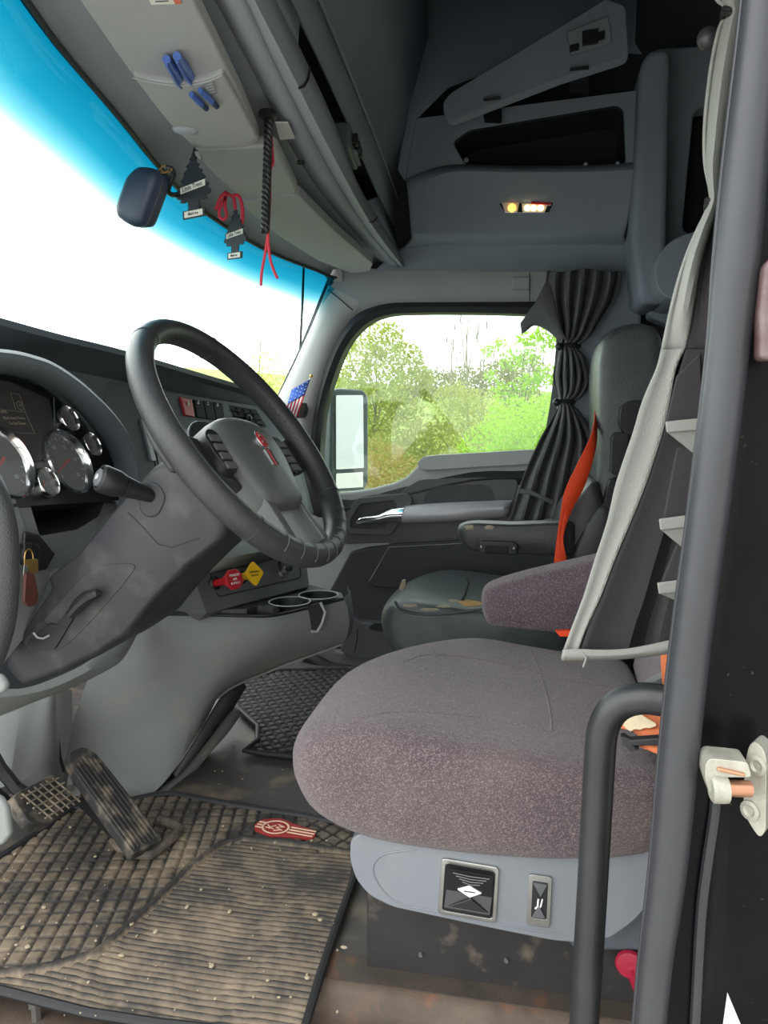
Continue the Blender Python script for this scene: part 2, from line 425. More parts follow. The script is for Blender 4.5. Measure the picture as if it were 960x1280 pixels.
# ------------------------------------------------------------------ header liner and overhead console (front)
n = 30
r0 = resample(WTOP, n)
r0b = [p+Vector((.012, 0, .022)) for p in r0]
r2 = resample(zrow([(262, 0), (322, 110), (372, 205), (425, 275), (478, 333)], 1.305, .6), n)
r2a = [a.lerp(b, .25)+Vector((0, 0, .004)) for a, b in zip(r0b, r2)]
r2c = [p+Vector((.004, 0, .004)) for p in r2]
r3a = resample(zrow([(282, 0), (334, 100), (388, 205), (440, 275), (490, 334)], 1.275, .6), n)
r3 = resample(zrow([(302, 0), (347, 95), (410, 215), (462, 295), (498, 335)], 1.27, .6), n)
h = MB(); h.grid([r0, r0b, r2a, r2, r2c, r3a, r3])
struct(h.build('trim_2', M['header'], solid=.008, ang=50), 'grey windshield header liner')
con = thing('overhead_console', (-.38, 1.6, 1.3), 'grey overhead console above the windshield with open storage cubbies', 'overhead console')
r3b = [p+Vector((.002, 0, .006)) for p in r3]
r3c = resample(zrow([(318, 0), (360, 82), (414, 190), (464, 280), (504, 334)], 1.262, .6), n)
r3d = resample(zrow([(334, 0), (368, 70), (414, 160), (458, 258), (508, 333)], 1.285, .6), n)
r4 = resample(zrow([(345, 0), (376, 62), (416, 148), (456, 246), (511, 332)], 1.325, .6), n)
r4b = [p+Vector((-.02, 0, .012)) for p in r4]
MB().grid([r3, r3b, r3c, r3d, r4, r4b]).build('rail', M['header'], con, solid=.006, ang=60)
r5m = resample(zrow([(364, 0), (396, 66), (440, 165), (476, 250), (514, 331)], 1.41, .6), n)
r5 = resample(zrow([(396, 0), (432, 86), (471, 183), (500, 262), (520, 331)], 1.5, .6), n)
r5t = [p+Vector((.05, 0, .12)) for p in r5]
MB().grid([r5m, [a.lerp(b, .5)+Vector((.01, 0, 0)) for a, b in zip(r5m, r5)], r5, r5t, [p+Vector((.06, 0, .3)) for p in r5t]]).build('fascia', M['sidel'], con, solid=.006)
MB().tube([p+Vector((.006, 0, -.002)) for p in r5], .003, 6).build('fascia_seam', M['header'], con)
# cubby floor / back
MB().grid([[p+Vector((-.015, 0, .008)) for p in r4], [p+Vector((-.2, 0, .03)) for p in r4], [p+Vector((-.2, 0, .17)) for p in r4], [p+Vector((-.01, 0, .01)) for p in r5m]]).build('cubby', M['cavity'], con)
def proj(p):
    q = p-CAMP; d = q.dot(FWD); return 480+FPX*q.dot(RIGHT)/d, 640-FPX*q.dot(UP)/d
def idx(v): return min(range(n), key=lambda i: abs(proj(r4[i])[1]-v) if proj(r4[i])[0] > 200 else 1e9)
def div(a, b, name='divider'):
    MB().grid([r4[a:b+1], r5m[a:b+1]]).build(name, M['sidel'], con, solid=.02)
# seams of the rail
for k in (90, 268):
    j = idx(k)
    MB().tube([r3c[j]+Vector((0, 0, -.001)), (r3c[j]+r3d[j])/2+Vector((.002, 0, -.004)), r3d[j]+Vector((.002, 0, -.001)), r4[j]+Vector((.002, 0, 0))], .0016, 6).build('seam', M['cavity'], con)
div(0, idx(52)); div(idx(252), 29)
# third cubby rim
# radio inside the cubby
rb = thing('radio', Z(428, 178, 1.37), 'grey two-way radio lying in the open overhead cubby', 'radio')
rad = MB(); ri = idx(186); ax = (r4[ri+1]-r4[ri-1]).normalized(); p0 = r4[ri]*.62+r5m[ri]*.38+Vector((-.05, 0, .0))
an = math.atan2(ax.y, ax.x)
rad.box(p0, (.14, .12, .05), Rz(an)); rad.build('case', M['mhouse'], rb, bevel=.006)
for dx in (-.04, 0.0, .035):
    q = p0 + ax*dx + Vector((.063, .02, .004)); MB().box(q, (.022, .012, .02), Rz(an)).build('knob', M['black'], rb, bevel=.002)
MB().box(p0+Vector((.062, .02, -.018)), (.09, .008, .004), Rz(an)).build('bracket', M['silverp'], rb)

# ------------------------------------------------------------------ passenger-side cab wall around the door opening
YW = 2.47
opening_o = [(388, 566), (394, 520), (406, 470), (424, 425), (448, 393), (485, 381), (560, 380), (660, 379), (706, 379), (705, 440), (694, 540), (690, 700), (690, 800), (440, 812), (385, 790), (385, 660)]
outer_o = [(372, 566), (330, 516), (345, 498), (372, 440), (412, 342), (455, 300), (560, 200), (660, 100), (1100, 100), (1200, 440), (1200, 540), (1200, 700), (1200, 860), (440, 870), (300, 870), (300, 700)]
wp = MB(); wp.ring([Y(u, v, YW+.045) for u, v in outer_o], [Y(u, v, YW+.045) for u, v in opening_o], (0, .05, 0))
wp.box((1.2, 2.545, 1.75), (3.7, .04, .85))
struct(wp.build('wall_passenger', M['shell'], smooth=False), 'passenger side cab wall')
# A-pillar trim (light) and header rail above the door
ap_l = [(412, 345), (403, 368), (388, 405), (372, 440), (358, 470), (343, 500), (330, 528)]
ap_r = [(462, 386), (440, 398), (424, 424), (410, 458), (398, 500), (390, 545), (386, 575)]
rows = []
for t, dy in ((0, .06), (.0, .02), (.12, -.012), (.4, -.03), (.75, -.022), (1, 0), (1, .05)):
    rows.append([Vector(Y(a[0]*(1-t)+b[0]*t, a[1]*(1-t)+b[1]*t, YW+.01)) + Vector((0, dy, 0)) for a, b in zip(cr(ap_l, 4), cr(ap_r, 4))])
tp = MB().grid(rows).build('trim_3', M['pillar'], ang=60); struct(tp, 'pale grey trim of the far windshield pillar')
hl = [(412, 344), (470, 338), (560, 338), (655, 339), (740, 340), (800, 341)]
hm = [(450, 378), (490, 374), (560, 372), (655, 371), (740, 371), (800, 372)]
hb = [(455, 392), (487, 382), (560, 381), (655, 380), (740, 380), (800, 381)]
rows = []
for pts, dy in ((hl, .0), (hl, -.03), ([(a[0], a[1]*.6+b[1]*.4) for a, b in zip(hl, hm)], -.035), (hm, -.02), (hb, 0), (hb, .05)):
    rows.append([Vector(Y(u, v, YW+.005))+Vector((0, dy, 0)) for u, v in cr(pts, 5)])
hr = MB().grid(rows).build('trim_4', M['rail'], ang=60); struct(hr, 'header rail above the passenger door')
b = MB(); b.prism([Y(640, 346, YW-.045), Y(662, 346, YW-.045), Y(662, 361, YW-.045), Y(640, 361, YW-.045)], (0, .03, 0)); struct(b.build('trim_5', M['rail'], bevel=.004), 'small hook plate on the header rail')
for u in (662,):
    struct(MB().tube([Y(u, 341, YW-.034), Y(u, 378, YW-.022)], .0015, 6).build('trim_6', M['cavity']))
struct(MB().prism([Y(u, v, 2.43) for u, v in ((398, 334), (428, 333), (428, 352), (411, 352))], (0, .1, 0)).build('trim_22', M['pillar'], bevel=.004), 'corner plug of the header')
# seam across the pillar
struct(MB().tube([Y(410, 362, YW-.015), Y(425, 374, YW-.026), Y(441, 388, YW-.014)], .0018, 6).build('trim_7', M['cavity']))
# B-pillar trim behind the passenger seat
bp_ = MB(); bp_.prism([Y(u, v, 2.40) for u, v in ((705, 379), (700, 470), (692, 560), (690, 800), (800, 800), (802, 341), (760, 341))], (0, .1, 0))
struct(bp_.build('trim_8', M['sidel'], bevel=.012), 'dark trim behind the passenger door')

# ------------------------------------------------------------------ overhead trim and cabinet on the far side
A = [(470, 338, 2.44), (560, 338, 2.44), (650, 339, 2.44), (740, 339, 2.44), (802, 341, 2.44)]
Bq = [(490, 318, 2.43), (560, 308, 2.42), (650, 305, 2.42), (740, 305, 2.42), (790, 306, 2.42)]
C0 = [(505, 308, 2.42), (560, 302, 2.41), (650, 301, 2.41), (740, 301, 2.41), (786, 302, 2.41)]
C_ = [(515, 296, 2.33), (560, 297, 2.33), (650, 296, 2.33), (740, 295, 2.33), (780, 293, 2.33)]
D_ = [(510, 240, 2.26), (560, 217, 2.25), (650, 217, 2.25), (740, 216, 2.25), (800, 213, 2.25)]
D2 = [(508, 225, 2.26), (560, 210, 2.26), (650, 211, 2.26), (740, 210, 2.26), (800, 206, 2.26)]
rows = [[Y(*p) for p in cr(r, 6)] for r in (A, Bq, C0, C_, [(a[0]*.9+b[0]*.1, a[1]*.9+b[1]*.1, a[2]*.9+b[2]*.1-.012) for a, b in zip(C_, D_)], [(a[0]*.5+b[0]*.5, a[1]*.5+b[1]*.5, a[2]*.5+b[2]*.5+.01) for a, b in zip(C_, D_)], D_, D2)]
tr9 = MB().grid(rows).build('trim_9', M['sidel'], ang=50, solid=.01, off=1); struct(tr9, 'moulded trim below the far side overhead cabinet')

cab = thing('overhead_cabinet', Y(680, 210, 2.26), 'dark overhead cabinet over the passenger door with its flap hanging open', 'cabinet')
YC = 2.26
op = rnd([Y(u, v, YC) for u, v in ((566, 178), (586, 163), (770, 132), (779, 137), (782, 204), (774, 211), (588, 208), (580, 203))], .012, 3)
def ray_ring(inner, outer_poly):
    c = sum(inner, Vector())/len(inner); out = []
    for p in inner:
        d = p-c; best = None
        for a, b in zip(outer_poly, outer_poly[1:]+outer_poly[:1]):
            den = d.x*(b.z-a.z)-d.z*(b.x-a.x)
            if abs(den) < 1e-12: continue
            t = ((a.x-c.x)*(b.z-a.z)-(a.z-c.z)*(b.x-a.x))/den; s = ((a.x-c.x)*d.z-(a.z-c.z)*d.x)/den
            if t > 0 and -1e-6 <= s <= 1+1e-6 and (best is None or t < best): best = t
        out.append(c+d*(best or 1.2))
    return out
face_out = [Y(u, v, YC) for u, v in ((506, 226), (520, 150), (560, 110), (690, 60), (803, 68), (806, 212))]
MB().ring(ray_ring(op, face_out), op, (0, .02, 0)).build('face', M['sidel'], cab, bevel=.004)
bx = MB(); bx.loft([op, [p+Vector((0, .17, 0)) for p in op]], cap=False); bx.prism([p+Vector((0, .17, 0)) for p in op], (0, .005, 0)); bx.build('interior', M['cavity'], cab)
# upper body, sloping up to the roof
ub = MB(); e0 = [Y(506, 226, YC), Y(520, 150, YC), Y(560, 110, YC), Y(690, 60, YC), Y(803, 68, YC)]
ub.grid([e0, [p+Vector((-.02, .0, .03)) for p in e0], [Vector((p.x, 2.44, 2.08)) for p in e0]]); ub.build('upper_panel', M['roofl'], cab)
fl = [Y(u, v, 2.12) for u, v in ((553, 128), (562, 116), (757, -2), (782, 6), (786, 68), (778, 73), (700, 98), (566, 150), (556, 145))]
MB().prism(rnd(fl, .012, 3), (0, .016, -.012)).build('flap_door', M['sidel'], cab, bevel=.004)
lp = [Y(u, v, 2.108) for u, v in ((708, 40), (760, 20), (765, 52), (714, 68))]
MB().prism(lp, (0, .012, 0)).build('latch_plate', M['header'], cab, bevel=.003)
for q in ((728, 38, 748, 56), (712, 56, 724, 64), (748, 40, 756, 50)):
    MB().prism([Y(q[0], q[1], 2.1), Y(q[2], q[1]-3, 2.1), Y(q[2], q[3]-3, 2.1), Y(q[0], q[3], 2.1)], (0, .012, 0)).build('latch', M['black'], cab, bevel=.002)
for q in ((604, 120, 626, 152), (712, 82, 736, 116)):
    hb_ = MB(); hb_.prism([Y(q[0], q[1]+3, 2.1), Y(q[2], q[1], 2.1), Y(q[2]+1, q[3]-4, 2.22), Y(q[2]-6, q[3], 2.25), Y(q[0]+2, q[3], 2.25), Y(q[0], q[3]-6, 2.22)], (0, .03, 0)); hb_.build('hinge', M['black'], cab, bevel=.003)
for u, v in ((583, 200), (772, 205), (732, 206)):
    MB().ball(Y(u, v, YC-.004), .007, 10, 6).build('fixing', M['header'], cab)

lamp = thing('ceiling_lamp', Y(656, 259, 2.29), 'lit reading lamp strip above the passenger door', 'lamp')
def lq(pts, dy=0): return [Vector(Y(u, v, 2.287+dy)) for u, v in pts]
MB().prism(rnd(lq(((622, 251), (692, 253), (686, 266), (631, 266))), .004, 3), (0, .03, .0)).build('housing', M['chrome'], lamp, bevel=.003)
MB().prism(rnd(lq(((627, 253), (649, 253), (647, 265), (631, 265)), -.003), .003, 3), (0, .01, 0)).build('lens', M['lens'], lamp, bevel=.001)
MB().prism(rnd(lq(((652, 254), (685, 255), (681, 265), (653, 265)), -.003), .003, 3), (0, .01, 0)).build('lens', M['lens'], lamp, bevel=.001)
MB().lathe(Y(640, 260, 2.283), (0, -1, -.3), [(.0, .006), (.01, .005), (.012, 0)], 16).build('bulb', M['amber'], lamp)
for u in (659, 667, 676): MB().lathe(Y(u, 260, 2.283), (0, -1, -.3), [(.0, .006), (.006, .005), (.008, 0)], 12).build('bulb', M['glow'], lamp)
MB().prism(lq(((664, 252), (690, 253), (689, 256), (664, 255)), -.006), (0, .01, 0)).build('switch', M['red'], lamp, bevel=.001)

# ------------------------------------------------------------------ sleeper side behind the passenger seat
s1 = MB(); s1.prism([Y(u, v, 2.2) for u, v in ((800, 80), (812, 60), (838, 60), (832, 380), (800, 380), (790, 300))], (0, .25, 0))
struct(s1.build('trim_10', M['sidel'], bevel=.02), 'dark sleeper pillar trim')
swo = rnd([Y(u, v, 2.35) for u, v in ((868, 134), (960, 128), (960, 290), (853, 292))], .03, 4)
struct(MB().ring(ray_ring(swo, [Y(u, v, 2.35) for u, v in ((815, 60), (1150, 40), (1150, 480), (810, 480))]), swo, (0, .08, 0)).build('trim_11', M['sidel'], bevel=.015), 'dark sleeper wall panel with a closed window recess')
struct(MB().prism([p+Vector((0, .085, 0)) for p in swo], (0, .01, 0)).build('trim_12', M['blackm']))
pb = [Y(u, v, 2.1) for u, v in ((818, 345), (822, 318), (842, 298), (870, 288), (980, 286), (980, 372), (842, 376), (824, 366))]
struct(MB().prism(rnd(pb, .02, 3), (0, .3, 0)).build('trim_13', M['sidel'], bevel=.02), 'padded sleeper ledge')
# ================================================================== OUTSIDE
gm = mat('pale_bounce_ground', (176, 174, 166), .9, var=.15, vscale=2)  # tone lifted so the yard bounces light up to the headliner
g = MB(); g.prism([(-60, -40, -1.3), (60, -40, -1.3), (60, 6, -1.3), (-60, 6, -1.3)], (0, 0, -.2)); struct(g.build('ground', gm, smooth=False), 'yard ground outside the truck, made pale to bounce light')
grass = mat('verge_grass', (120, 138, 60), .9, var2=(156, 168, 70), vscale=1.5)
hillm = mat('wooded_hill', (112, 128, 62), .95, var2=(158, 172, 78), vscale=.9, bump=1, bscale=3)
hl_rows = []
for i, (y, z) in enumerate(((6, -1.3), (8, -1.2), (12, -.7), (18, .2), (28, 1.6), (40, 2.9), (60, 3.4))):
    hl_rows.append([Vector((x, y, z + (random.uniform(-.3, .3)*(i/6)) + (x+10)*-.012*i)) for x in [(-70+5*k) for k in range(25)]])
struct(MB().grid([[Vector(p) for p in cr(r, 3)] for r in hl_rows]).build('hill', hillm), 'green wooded bank beyond the passenger window')

def leafmat(name, a, b):
    m = mat(name, a, .7, var2=b, vscale=1.3); nt = m.node_tree; N = nt.nodes; L = nt.links
    p = N['Principled BSDF']; t = N.new('ShaderNodeBsdfTranslucent'); mx = N.new('ShaderNodeMixShader'); mx.inputs[0].default_value = .45
    L.new(p.inputs['Base Color'].links[0].from_socket, t.inputs['Color']); L.new(p.outputs[0], mx.inputs[1]); L.new(t.outputs[0], mx.inputs[2])
    L.new(mx.outputs[0], N['Material Output'].inputs['Surface']); return m
LM = {'yellow': leafmat('leaf_yellow_green', (164, 174, 74), (196, 200, 112)), 'bright': leafmat('leaf_bright_green', (158, 204, 48), (192, 222, 84)),
      'olive': leafmat('leaf_olive', (134, 144, 66), (168, 168, 92)), 'rust': leafmat('leaf_rust', (176, 150, 92), (168, 166, 80))}
bark = mat('bark', (150, 142, 124), .9, var=.15, vscale=6)
def leaves(mb, c, r, n, s, rng):
    vs = []; fs = []
    for _ in range(n):
        while True:
            p = Vector((rng.uniform(-1, 1), rng.uniform(-1, 1), rng.uniform(-1, 1)))
            if p.length <= 1: break
        p = Vector((p.x*r[0], p.y*r[1], p.z*r[2])) + c
        a = Vector((rng.gauss(0, 1), rng.gauss(0, 1), rng.gauss(0, 1))).normalized(); b = a.orthogonal().normalized()
        k = s*rng.uniform(.6, 1.3); o = len(vs)
        vs += [p-a*k, p+b*k*.55, p+a*k, p-b*k*.55]; fs.append((o, o+1, o+2, o+3))
    mb.add(vs, fs)
def tree(base, height, clumps, leaf, label, n=420, s=.06, seed=1, group=None, kindname='tree', bare=False):
    rng = random.Random(seed); base = Vector(base)
    t = thing(kindname, base, label, 'tree' if kindname == 'tree' else 'shrub', group)
    tr = MB(); topp = base+Vector((0, 0, height))
    r0_ = height*.010
    tr.tube([base, base.lerp(topp, .35)+Vector((rng.uniform(-.08, .08)*height*.3, 0, 0)), base.lerp(topp, .7)+Vector((rng.uniform(-.1, .1)*height*.3, 0, 0)), topp], [r0_, r0_*.75, r0_*.45, r0_*.12], 7)
    for c, r in clumps:
        c = Vector(c); st = base.lerp(topp, min(.85, max(.15, (c.z-base.z)/height*.6)))
        tr.tube([st, st.lerp(c, .5)+Vector((0, 0, .05*height)), c], [r0_*.35, r0_*.22, r0_*.06], 5)
        for _ in range(5):
            d = Vector((rng.uniform(-1, 1)*r[0], rng.uniform(-1, 1)*r[1], rng.uniform(-.3, 1)*r[2]))
            tr.tube([st.lerp(c, .7), c+d*.9], [r0_*.14, r0_*.03], 4)
    tr.build('trunk', bark, t)
    if not bare:
        lf = MB()
        for c, r in clumps: leaves(lf, Vector(c), r, int(n*3.2*r[0]*r[2]/.25), s*.5, rng)
        lf.build('foliage', LM[leaf], t, smooth=False)
    return t
def cl(us, y, dr=1.0):
    """clumps given by where they stand at distance y"""
    out = []
    for u, v, rp in us:
        c = Y(u, v, y); r = rp*c.y/FPX*dr; out.append((c+Vector((0, random.uniform(-.6, .6)*r, 0)), (r, r, r*.85)))
    return out
def at(u, y): p = Y(u, 560, y); return (p.x, y, -1.25 + max(0, (y-8))*.09)
tree(at(470, 12.5), 3.1, cl([(478, 425, 30), (455, 445, 28), (505, 450, 26), (440, 480, 30), (485, 480, 34), (525, 468, 16), (535, 478, 12), (420, 520, 34), (465, 520, 36), (505, 512, 24), (430, 565, 36), (480, 560, 36)], 12.5), 'yellow', 'tall yellow-green leafy tree left of centre outside the passenger window', 330, .075, 3)
tree(at(650, 11), 2.4, cl([(640, 450, 17), (665, 440, 17), (690, 425, 14), (615, 470, 10), (630, 490, 16), (660, 480, 18), (685, 470, 18), (650, 520, 30), (690, 515, 32), (720, 480, 30), (610, 438, 9), (625, 430, 10), (655, 425, 12), (675, 420, 12)], 11), 'bright', 'bright green tree at the rear edge of the passenger window', 330, .07, 4)
for i, (u, y, hgt) in enumerate(((580, 15, 5.6), (562, 16.5, 5.0), (602, 15.5, 4.9))):
    b0 = at(u, y); topz = b0[2]+hgt
    tree(b0, hgt*.62, [(Vector((b0[0]+dx, y+random.uniform(-.3, .3), b0[2]+hgt*fz)), (.22, .22, .5)) for dx, fz in ((-.35, .55), (.3, .6), (.1, .72), (-.15, .66), (.5, .5), (-.55, .45))], 'olive',
         ['tallest bare twiggy sapling in the middle of the passenger window', 'bare twiggy sapling left of the tallest bare one', 'bare twiggy sapling right of the tallest bare one'][i], bare=True, seed=20+i)
bushes = [((520, 9), 20, [(500, 560, 46), (540, 545, 34), (520, 600, 40)], 'olive', 'olive green shrub below the yellow-green tree'),
          ((475, 8), 21, [(470, 580, 40), (500, 600, 40), (450, 610, 36)], 'rust', 'reddish brown shrub beside the door mirror'),
          ((600, 13.2), 22, [(570, 500, 30), (600, 520, 40), (570, 560, 44), (620, 560, 44)], 'yellow', 'rounded shrub below the bare saplings'),
          ((660, 8.5), 23, [(640, 530, 40), (680, 530, 44), (650, 570, 44), (700, 570, 40), (610, 560, 40)], 'bright', 'bright green shrub filling the rear lower corner of the window'),
          ((560, 18), 24, [(510, 485, 26), (545, 482, 26), (580, 480, 26), (620, 474, 28), (655, 470, 30)], 'olive', 'far olive thicket on the bank behind the saplings'),
          ((420, 14), 25, [(405, 560, 40), (440, 590, 40), (400, 610, 40)], 'yellow', 'yellow-green shrub seen behind the door mirror')]
for (u, y), sd, us, lf, lab in bushes:
    tree(at(u, y), 1.6, cl(us, y), lf, lab, 520 if y < 15 else 260, .05 if y < 15 else .09, sd, kindname='shrub')
tree((Y(325, 560, 22).x, 22, .3), 4.2, cl([(335, 455, 22), (318, 470, 20), (345, 480, 22), (360, 470, 16), (330, 500, 30), (300, 520, 30)], 22), 'yellow', 'distant yellow-green tree seen through the windshield', 42, .1, 40)
for i, (x, y, hh) in enumerate(((14, 9, 4.5),)):
    pass

# passenger door mirror
mr = thing('side_mirror', Y(437, 610, 2.72), 'tall two-glass door mirror outside the passenger window', 'mirror')
def mq(pts, y=2.74): return [Y(u, v, y) for u, v in pts]
MN = Vector((.80, -.60, .02)).normalized(); MP = Y(419, 540, 2.715)
def mg(pts, o=0): return [PL(u, v, MP+MN*o, MN) for u, v in pts]
MB().prism(rnd(mg(((414, 489), (424, 485), (455, 487), (461, 496), (461, 604), (456, 613), (418, 615), (413, 602)), -.006), .012, 4), -MN*.08).build('housing', M['mhouse'], mr, bevel=.010)
MB().prism(rnd(mg(((420, 494), (454, 494), (455, 585), (420, 587))), .006, 3), -MN*.008).build('main_glass', M['mirror'], mr, bevel=.001)
MB().prism(rnd(mg(((420, 592), (454, 590), (454, 609), (420, 611))), .005, 3), -MN*.008).build('convex_glass', M['mirror'], mr, bevel=.001)
MB().prism(mq(((398, 530), (417, 520), (417, 612), (398, 620)), 2.8), (0, .05, 0)).build('bracket', M['mhouse'], mr, bevel=.01)
tag(MB().tube([Y(380, 326, 2.75), Y(378, 380, 2.75), Y(375, 440, 2.75), Y(372, 520, 2.70), Y(372, 600, 2.575)], [.004, .005, .005, .005, .005], 6).build('whip_antenna', M['rubber']), 'thin dark antenna standing outside the windshield corner', 'antenna')

# sky and an added soft fill lamp
wd = bpy.data.worlds.new('World'); bpy.context.scene.world = wd; wd.use_nodes = True; nt = wd.node_tree
bg = nt.nodes['Background']; tc = nt.nodes.new('ShaderNodeTexCoord'); no = nt.nodes.new('ShaderNodeTexNoise'); no.inputs['Scale'].default_value = 2.2; no.inputs['Detail'].default_value = 5
rp = nt.nodes.new('ShaderNodeValToRGB'); rp.color_ramp.elements[0].position = .3; rp.color_ramp.elements[0].color = (.74, .79, .80, 1); rp.color_ramp.elements[1].position = .65; rp.color_ramp.elements[1].color = (1, 1, 1, 1)
nt.links.new(tc.outputs['Generated'], no.inputs['Vector']); nt.links.new(no.outputs['Fac'], rp.inputs['Fac']); nt.links.new(rp.outputs['Color'], bg.inputs['Color'])
# sky strength skewed brighter ahead of the truck to lift light inside the cab
dp = nt.nodes.new('ShaderNodeVectorMath'); dp.operation = 'DOT_PRODUCT'; dp.inputs[1].default_value = Vector((-.80, .50, .33)).normalized()
mr = nt.nodes.new('ShaderNodeMapRange'); mr.inputs['From Min'].default_value = -1; mr.inputs['From Max'].default_value = 1; mr.inputs['To Min'].default_value = 1.0; mr.inputs['To Max'].default_value = 4.2
nt.links.new(tc.outputs['Generated'], dp.inputs[0]); nt.links.new(dp.outputs['Value'], mr.inputs['Value']); nt.links.new(mr.outputs['Result'], bg.inputs['Strength'])
bg.inputs['Strength'].default_value = 1.6
sd = bpy.data.lights.new('sun', 'SUN'); sd.energy = .35; sd.angle = math.radians(50); so = bpy.data.objects.new('sun', sd); COL.objects.link(so)  # added soft fill from the camera side, brightens the door opening
so.rotation_euler = Vector((.25, .85, -.62)).to_track_quat('-Z', 'Y').to_euler()
# ================================================================== DASHBOARD
dash = thing('dashboard', (-.85, 1.6, 0), 'grey truck dashboard with gauge cluster and cup holder console', 'dashboard')
b1 = [X(-60, 381, -.82), X(0, 397, -.82), X(80, 419, -.82), X(160, 439, -.82), Y(250, 466, 1.85), Y(310, 484, 2.1), Y(338, 496, 2.25), Y(346, 512, 2.36)]
b1 = [Vector(p) for p in cr(b1, 4)]
b2k = [X(-60, 440, -.9), X(0, 448, -.9), X(80, 462, -.9), X(160, 478, -.9), Y(250, 497, 1.92), Y(310, 510, 2.15), Y(338, 516, 2.28), Y(346, 520, 2.37)]
b2 = [Vector(p) for p in cr(b2k, 4)]
br = MB(); br.grid([[p+Vector((-.34, 0, -.03)) for p in b1], [p+Vector((-.03, 0, .006)) for p in b1], b1, [p+Vector((.002, 0, -.012)) for p in b1], [p+Vector((-.02, 0, -.02)) for p in b1], b2])
br.build('brow', M['brow'], dash, ang=40)
# upper face of the dash, falling from under the brow to the valve panel
dk = [X(-60, 660, -.95), X(0, 660, -.95), X(80, 655, -.95), X(150, 650, -.88), Y(245, 660, 1.72), Y(310, 660, 1.9), Y(380, 655, 2.1), Y(392, 640, 2.3)]
d2 = [Vector(p) for p in cr(dk, 4)]
MB().grid([b2, [a.lerp(b, .5)+Vector((.02, 0, 0)) for a, b in zip(b2, d2)], d2, [p+Vector((-.1, 0, -.05)) for p in d2]]).build('upper_panel', M['dash'], dash, ang=60)

# --- gauge cluster
CPp = X(85, 578, -.79); CPn = Vector((.93, 0, .37)).normalized()
def CL(u, v, off=0): return PL(u, v, CPp+CPn*off, CPn)
CX = Vector((0, 1, 0)); CY = CPn.cross(CX)
if CY.z < 0: CY = -CY
hin = [(-70, 478), (0, 467), (40, 476), (68, 491), (102, 519), (138, 570), (148, 620), (152, 660)]
hout = [(-70, 442), (0, 446), (34, 452), (67, 464), (107, 492), (148, 534), (170, 580), (178, 650)]
hi = [Vector(p) for p in cr([CL(*p) for p in hin], 5)]
ho = [Vector(p) for p in cr([X(u, v, -.70) for u, v in hout], 5)]
hb2 = [p+Vector((-.10, .17, .01)) for p in ho]
MB().grid([hi, [a.lerp(b, .9) for a, b in zip(hi, ho)], ho, [p+Vector((.002, .006, .006)) for p in ho], [p+Vector((-.010, .022, .012)) for p in ho], hb2]).build('gauge_hood', M['dash'], dash, ang=50)
cl_ = thing_part = None
plate = [CL(u, v, -.002) for u, v in ((-90, 468), (0, 458), (60, 474), (108, 515), (145, 572), (154, 625), (60, 631), (-90, 640))]
cp = MB().prism(plate, -CPn*.03).build('gauge_cluster', M['black'], dash)
scr = [CL(u, v, .001) for u, v in ((-70, 474), (10, 476), (62, 499), (67, 530), (58, 560), (52, 575), (-70, 577))]
dsp = MB().prism(scr, -CPn*.004).build('display', M['screen'], cp)
def strip(a, b, w, m, name, par, off=.003, up=None):
    a, b = Vector(a), Vector(b); d = (b-a).normalized(); s = d.cross(up or CPn)*w/2
    return MB().prism([a-s, b-s, b+s, a+s], (up or CPn)*.0006).build(name, m, par, smooth=False)
lo = CPn*.0025
fr = MB()
for p, q in (((-5, 512), (30, 516)), ((30, 516), (42, 543)), ((42, 543), (-5, 540)), ((12, 492), (23, 494)), ((23, 494), (30, 516)), ((12, 492), (18, 513))):
    a, b = CL(*p)+lo, CL(*q)+lo; d = (b-a).normalized(); s = d.cross(CPn)*.0004; fr.prism([a-s, b-s, b+s, a+s], CPn*.0005)
fr.build('display_frame', M['tickd'], dsp, smooth=False)
rg = MB(); rg.ring([CL(23.5, 508)+lo+(CX*math.cos(t)+CY*math.sin(t))*.0085 for t in [k*math.pi/12 for k in range(24)]], [CL(23.5, 508)+lo+(CX*math.cos(t)+CY*math.sin(t))*.0065 for t in [k*math.pi/12 for k in range(24)]], CPn*.0004)
rg.build('display_icon', M['tickd'], dsp, smooth=False)
for s_, u, v, sz in (('IDLE', 3, 515.5, .007), ('Push Start Down', 16, 523.5, .0075), ('To Set Timer', 20, 530, .0075), ('12', 23.5, 508, .006)):
    text(s_, sz, CL(u, v)+lo*1.3, CX, CY, M['tickd'], dsp)
rw = MB(); rw.ring([CL(26, 556)+lo+(CX*math.cos(t)+CY*math.sin(t))*.006 for t in [k*math.pi/8 for k in range(16)]], [CL(26, 556)+lo+(CX*math.cos(t)+CY*math.sin(t))*.0035 for t in [k*math.pi/8 for k in range(16)]], CPn*.0004)
rw.build('warning_light', M['needle'], dsp, smooth=False)
MB().tube([CL(66, 498)+lo, CL(67, 535)+lo], .0015, 6).build('display_edge', M['dash'], dsp)
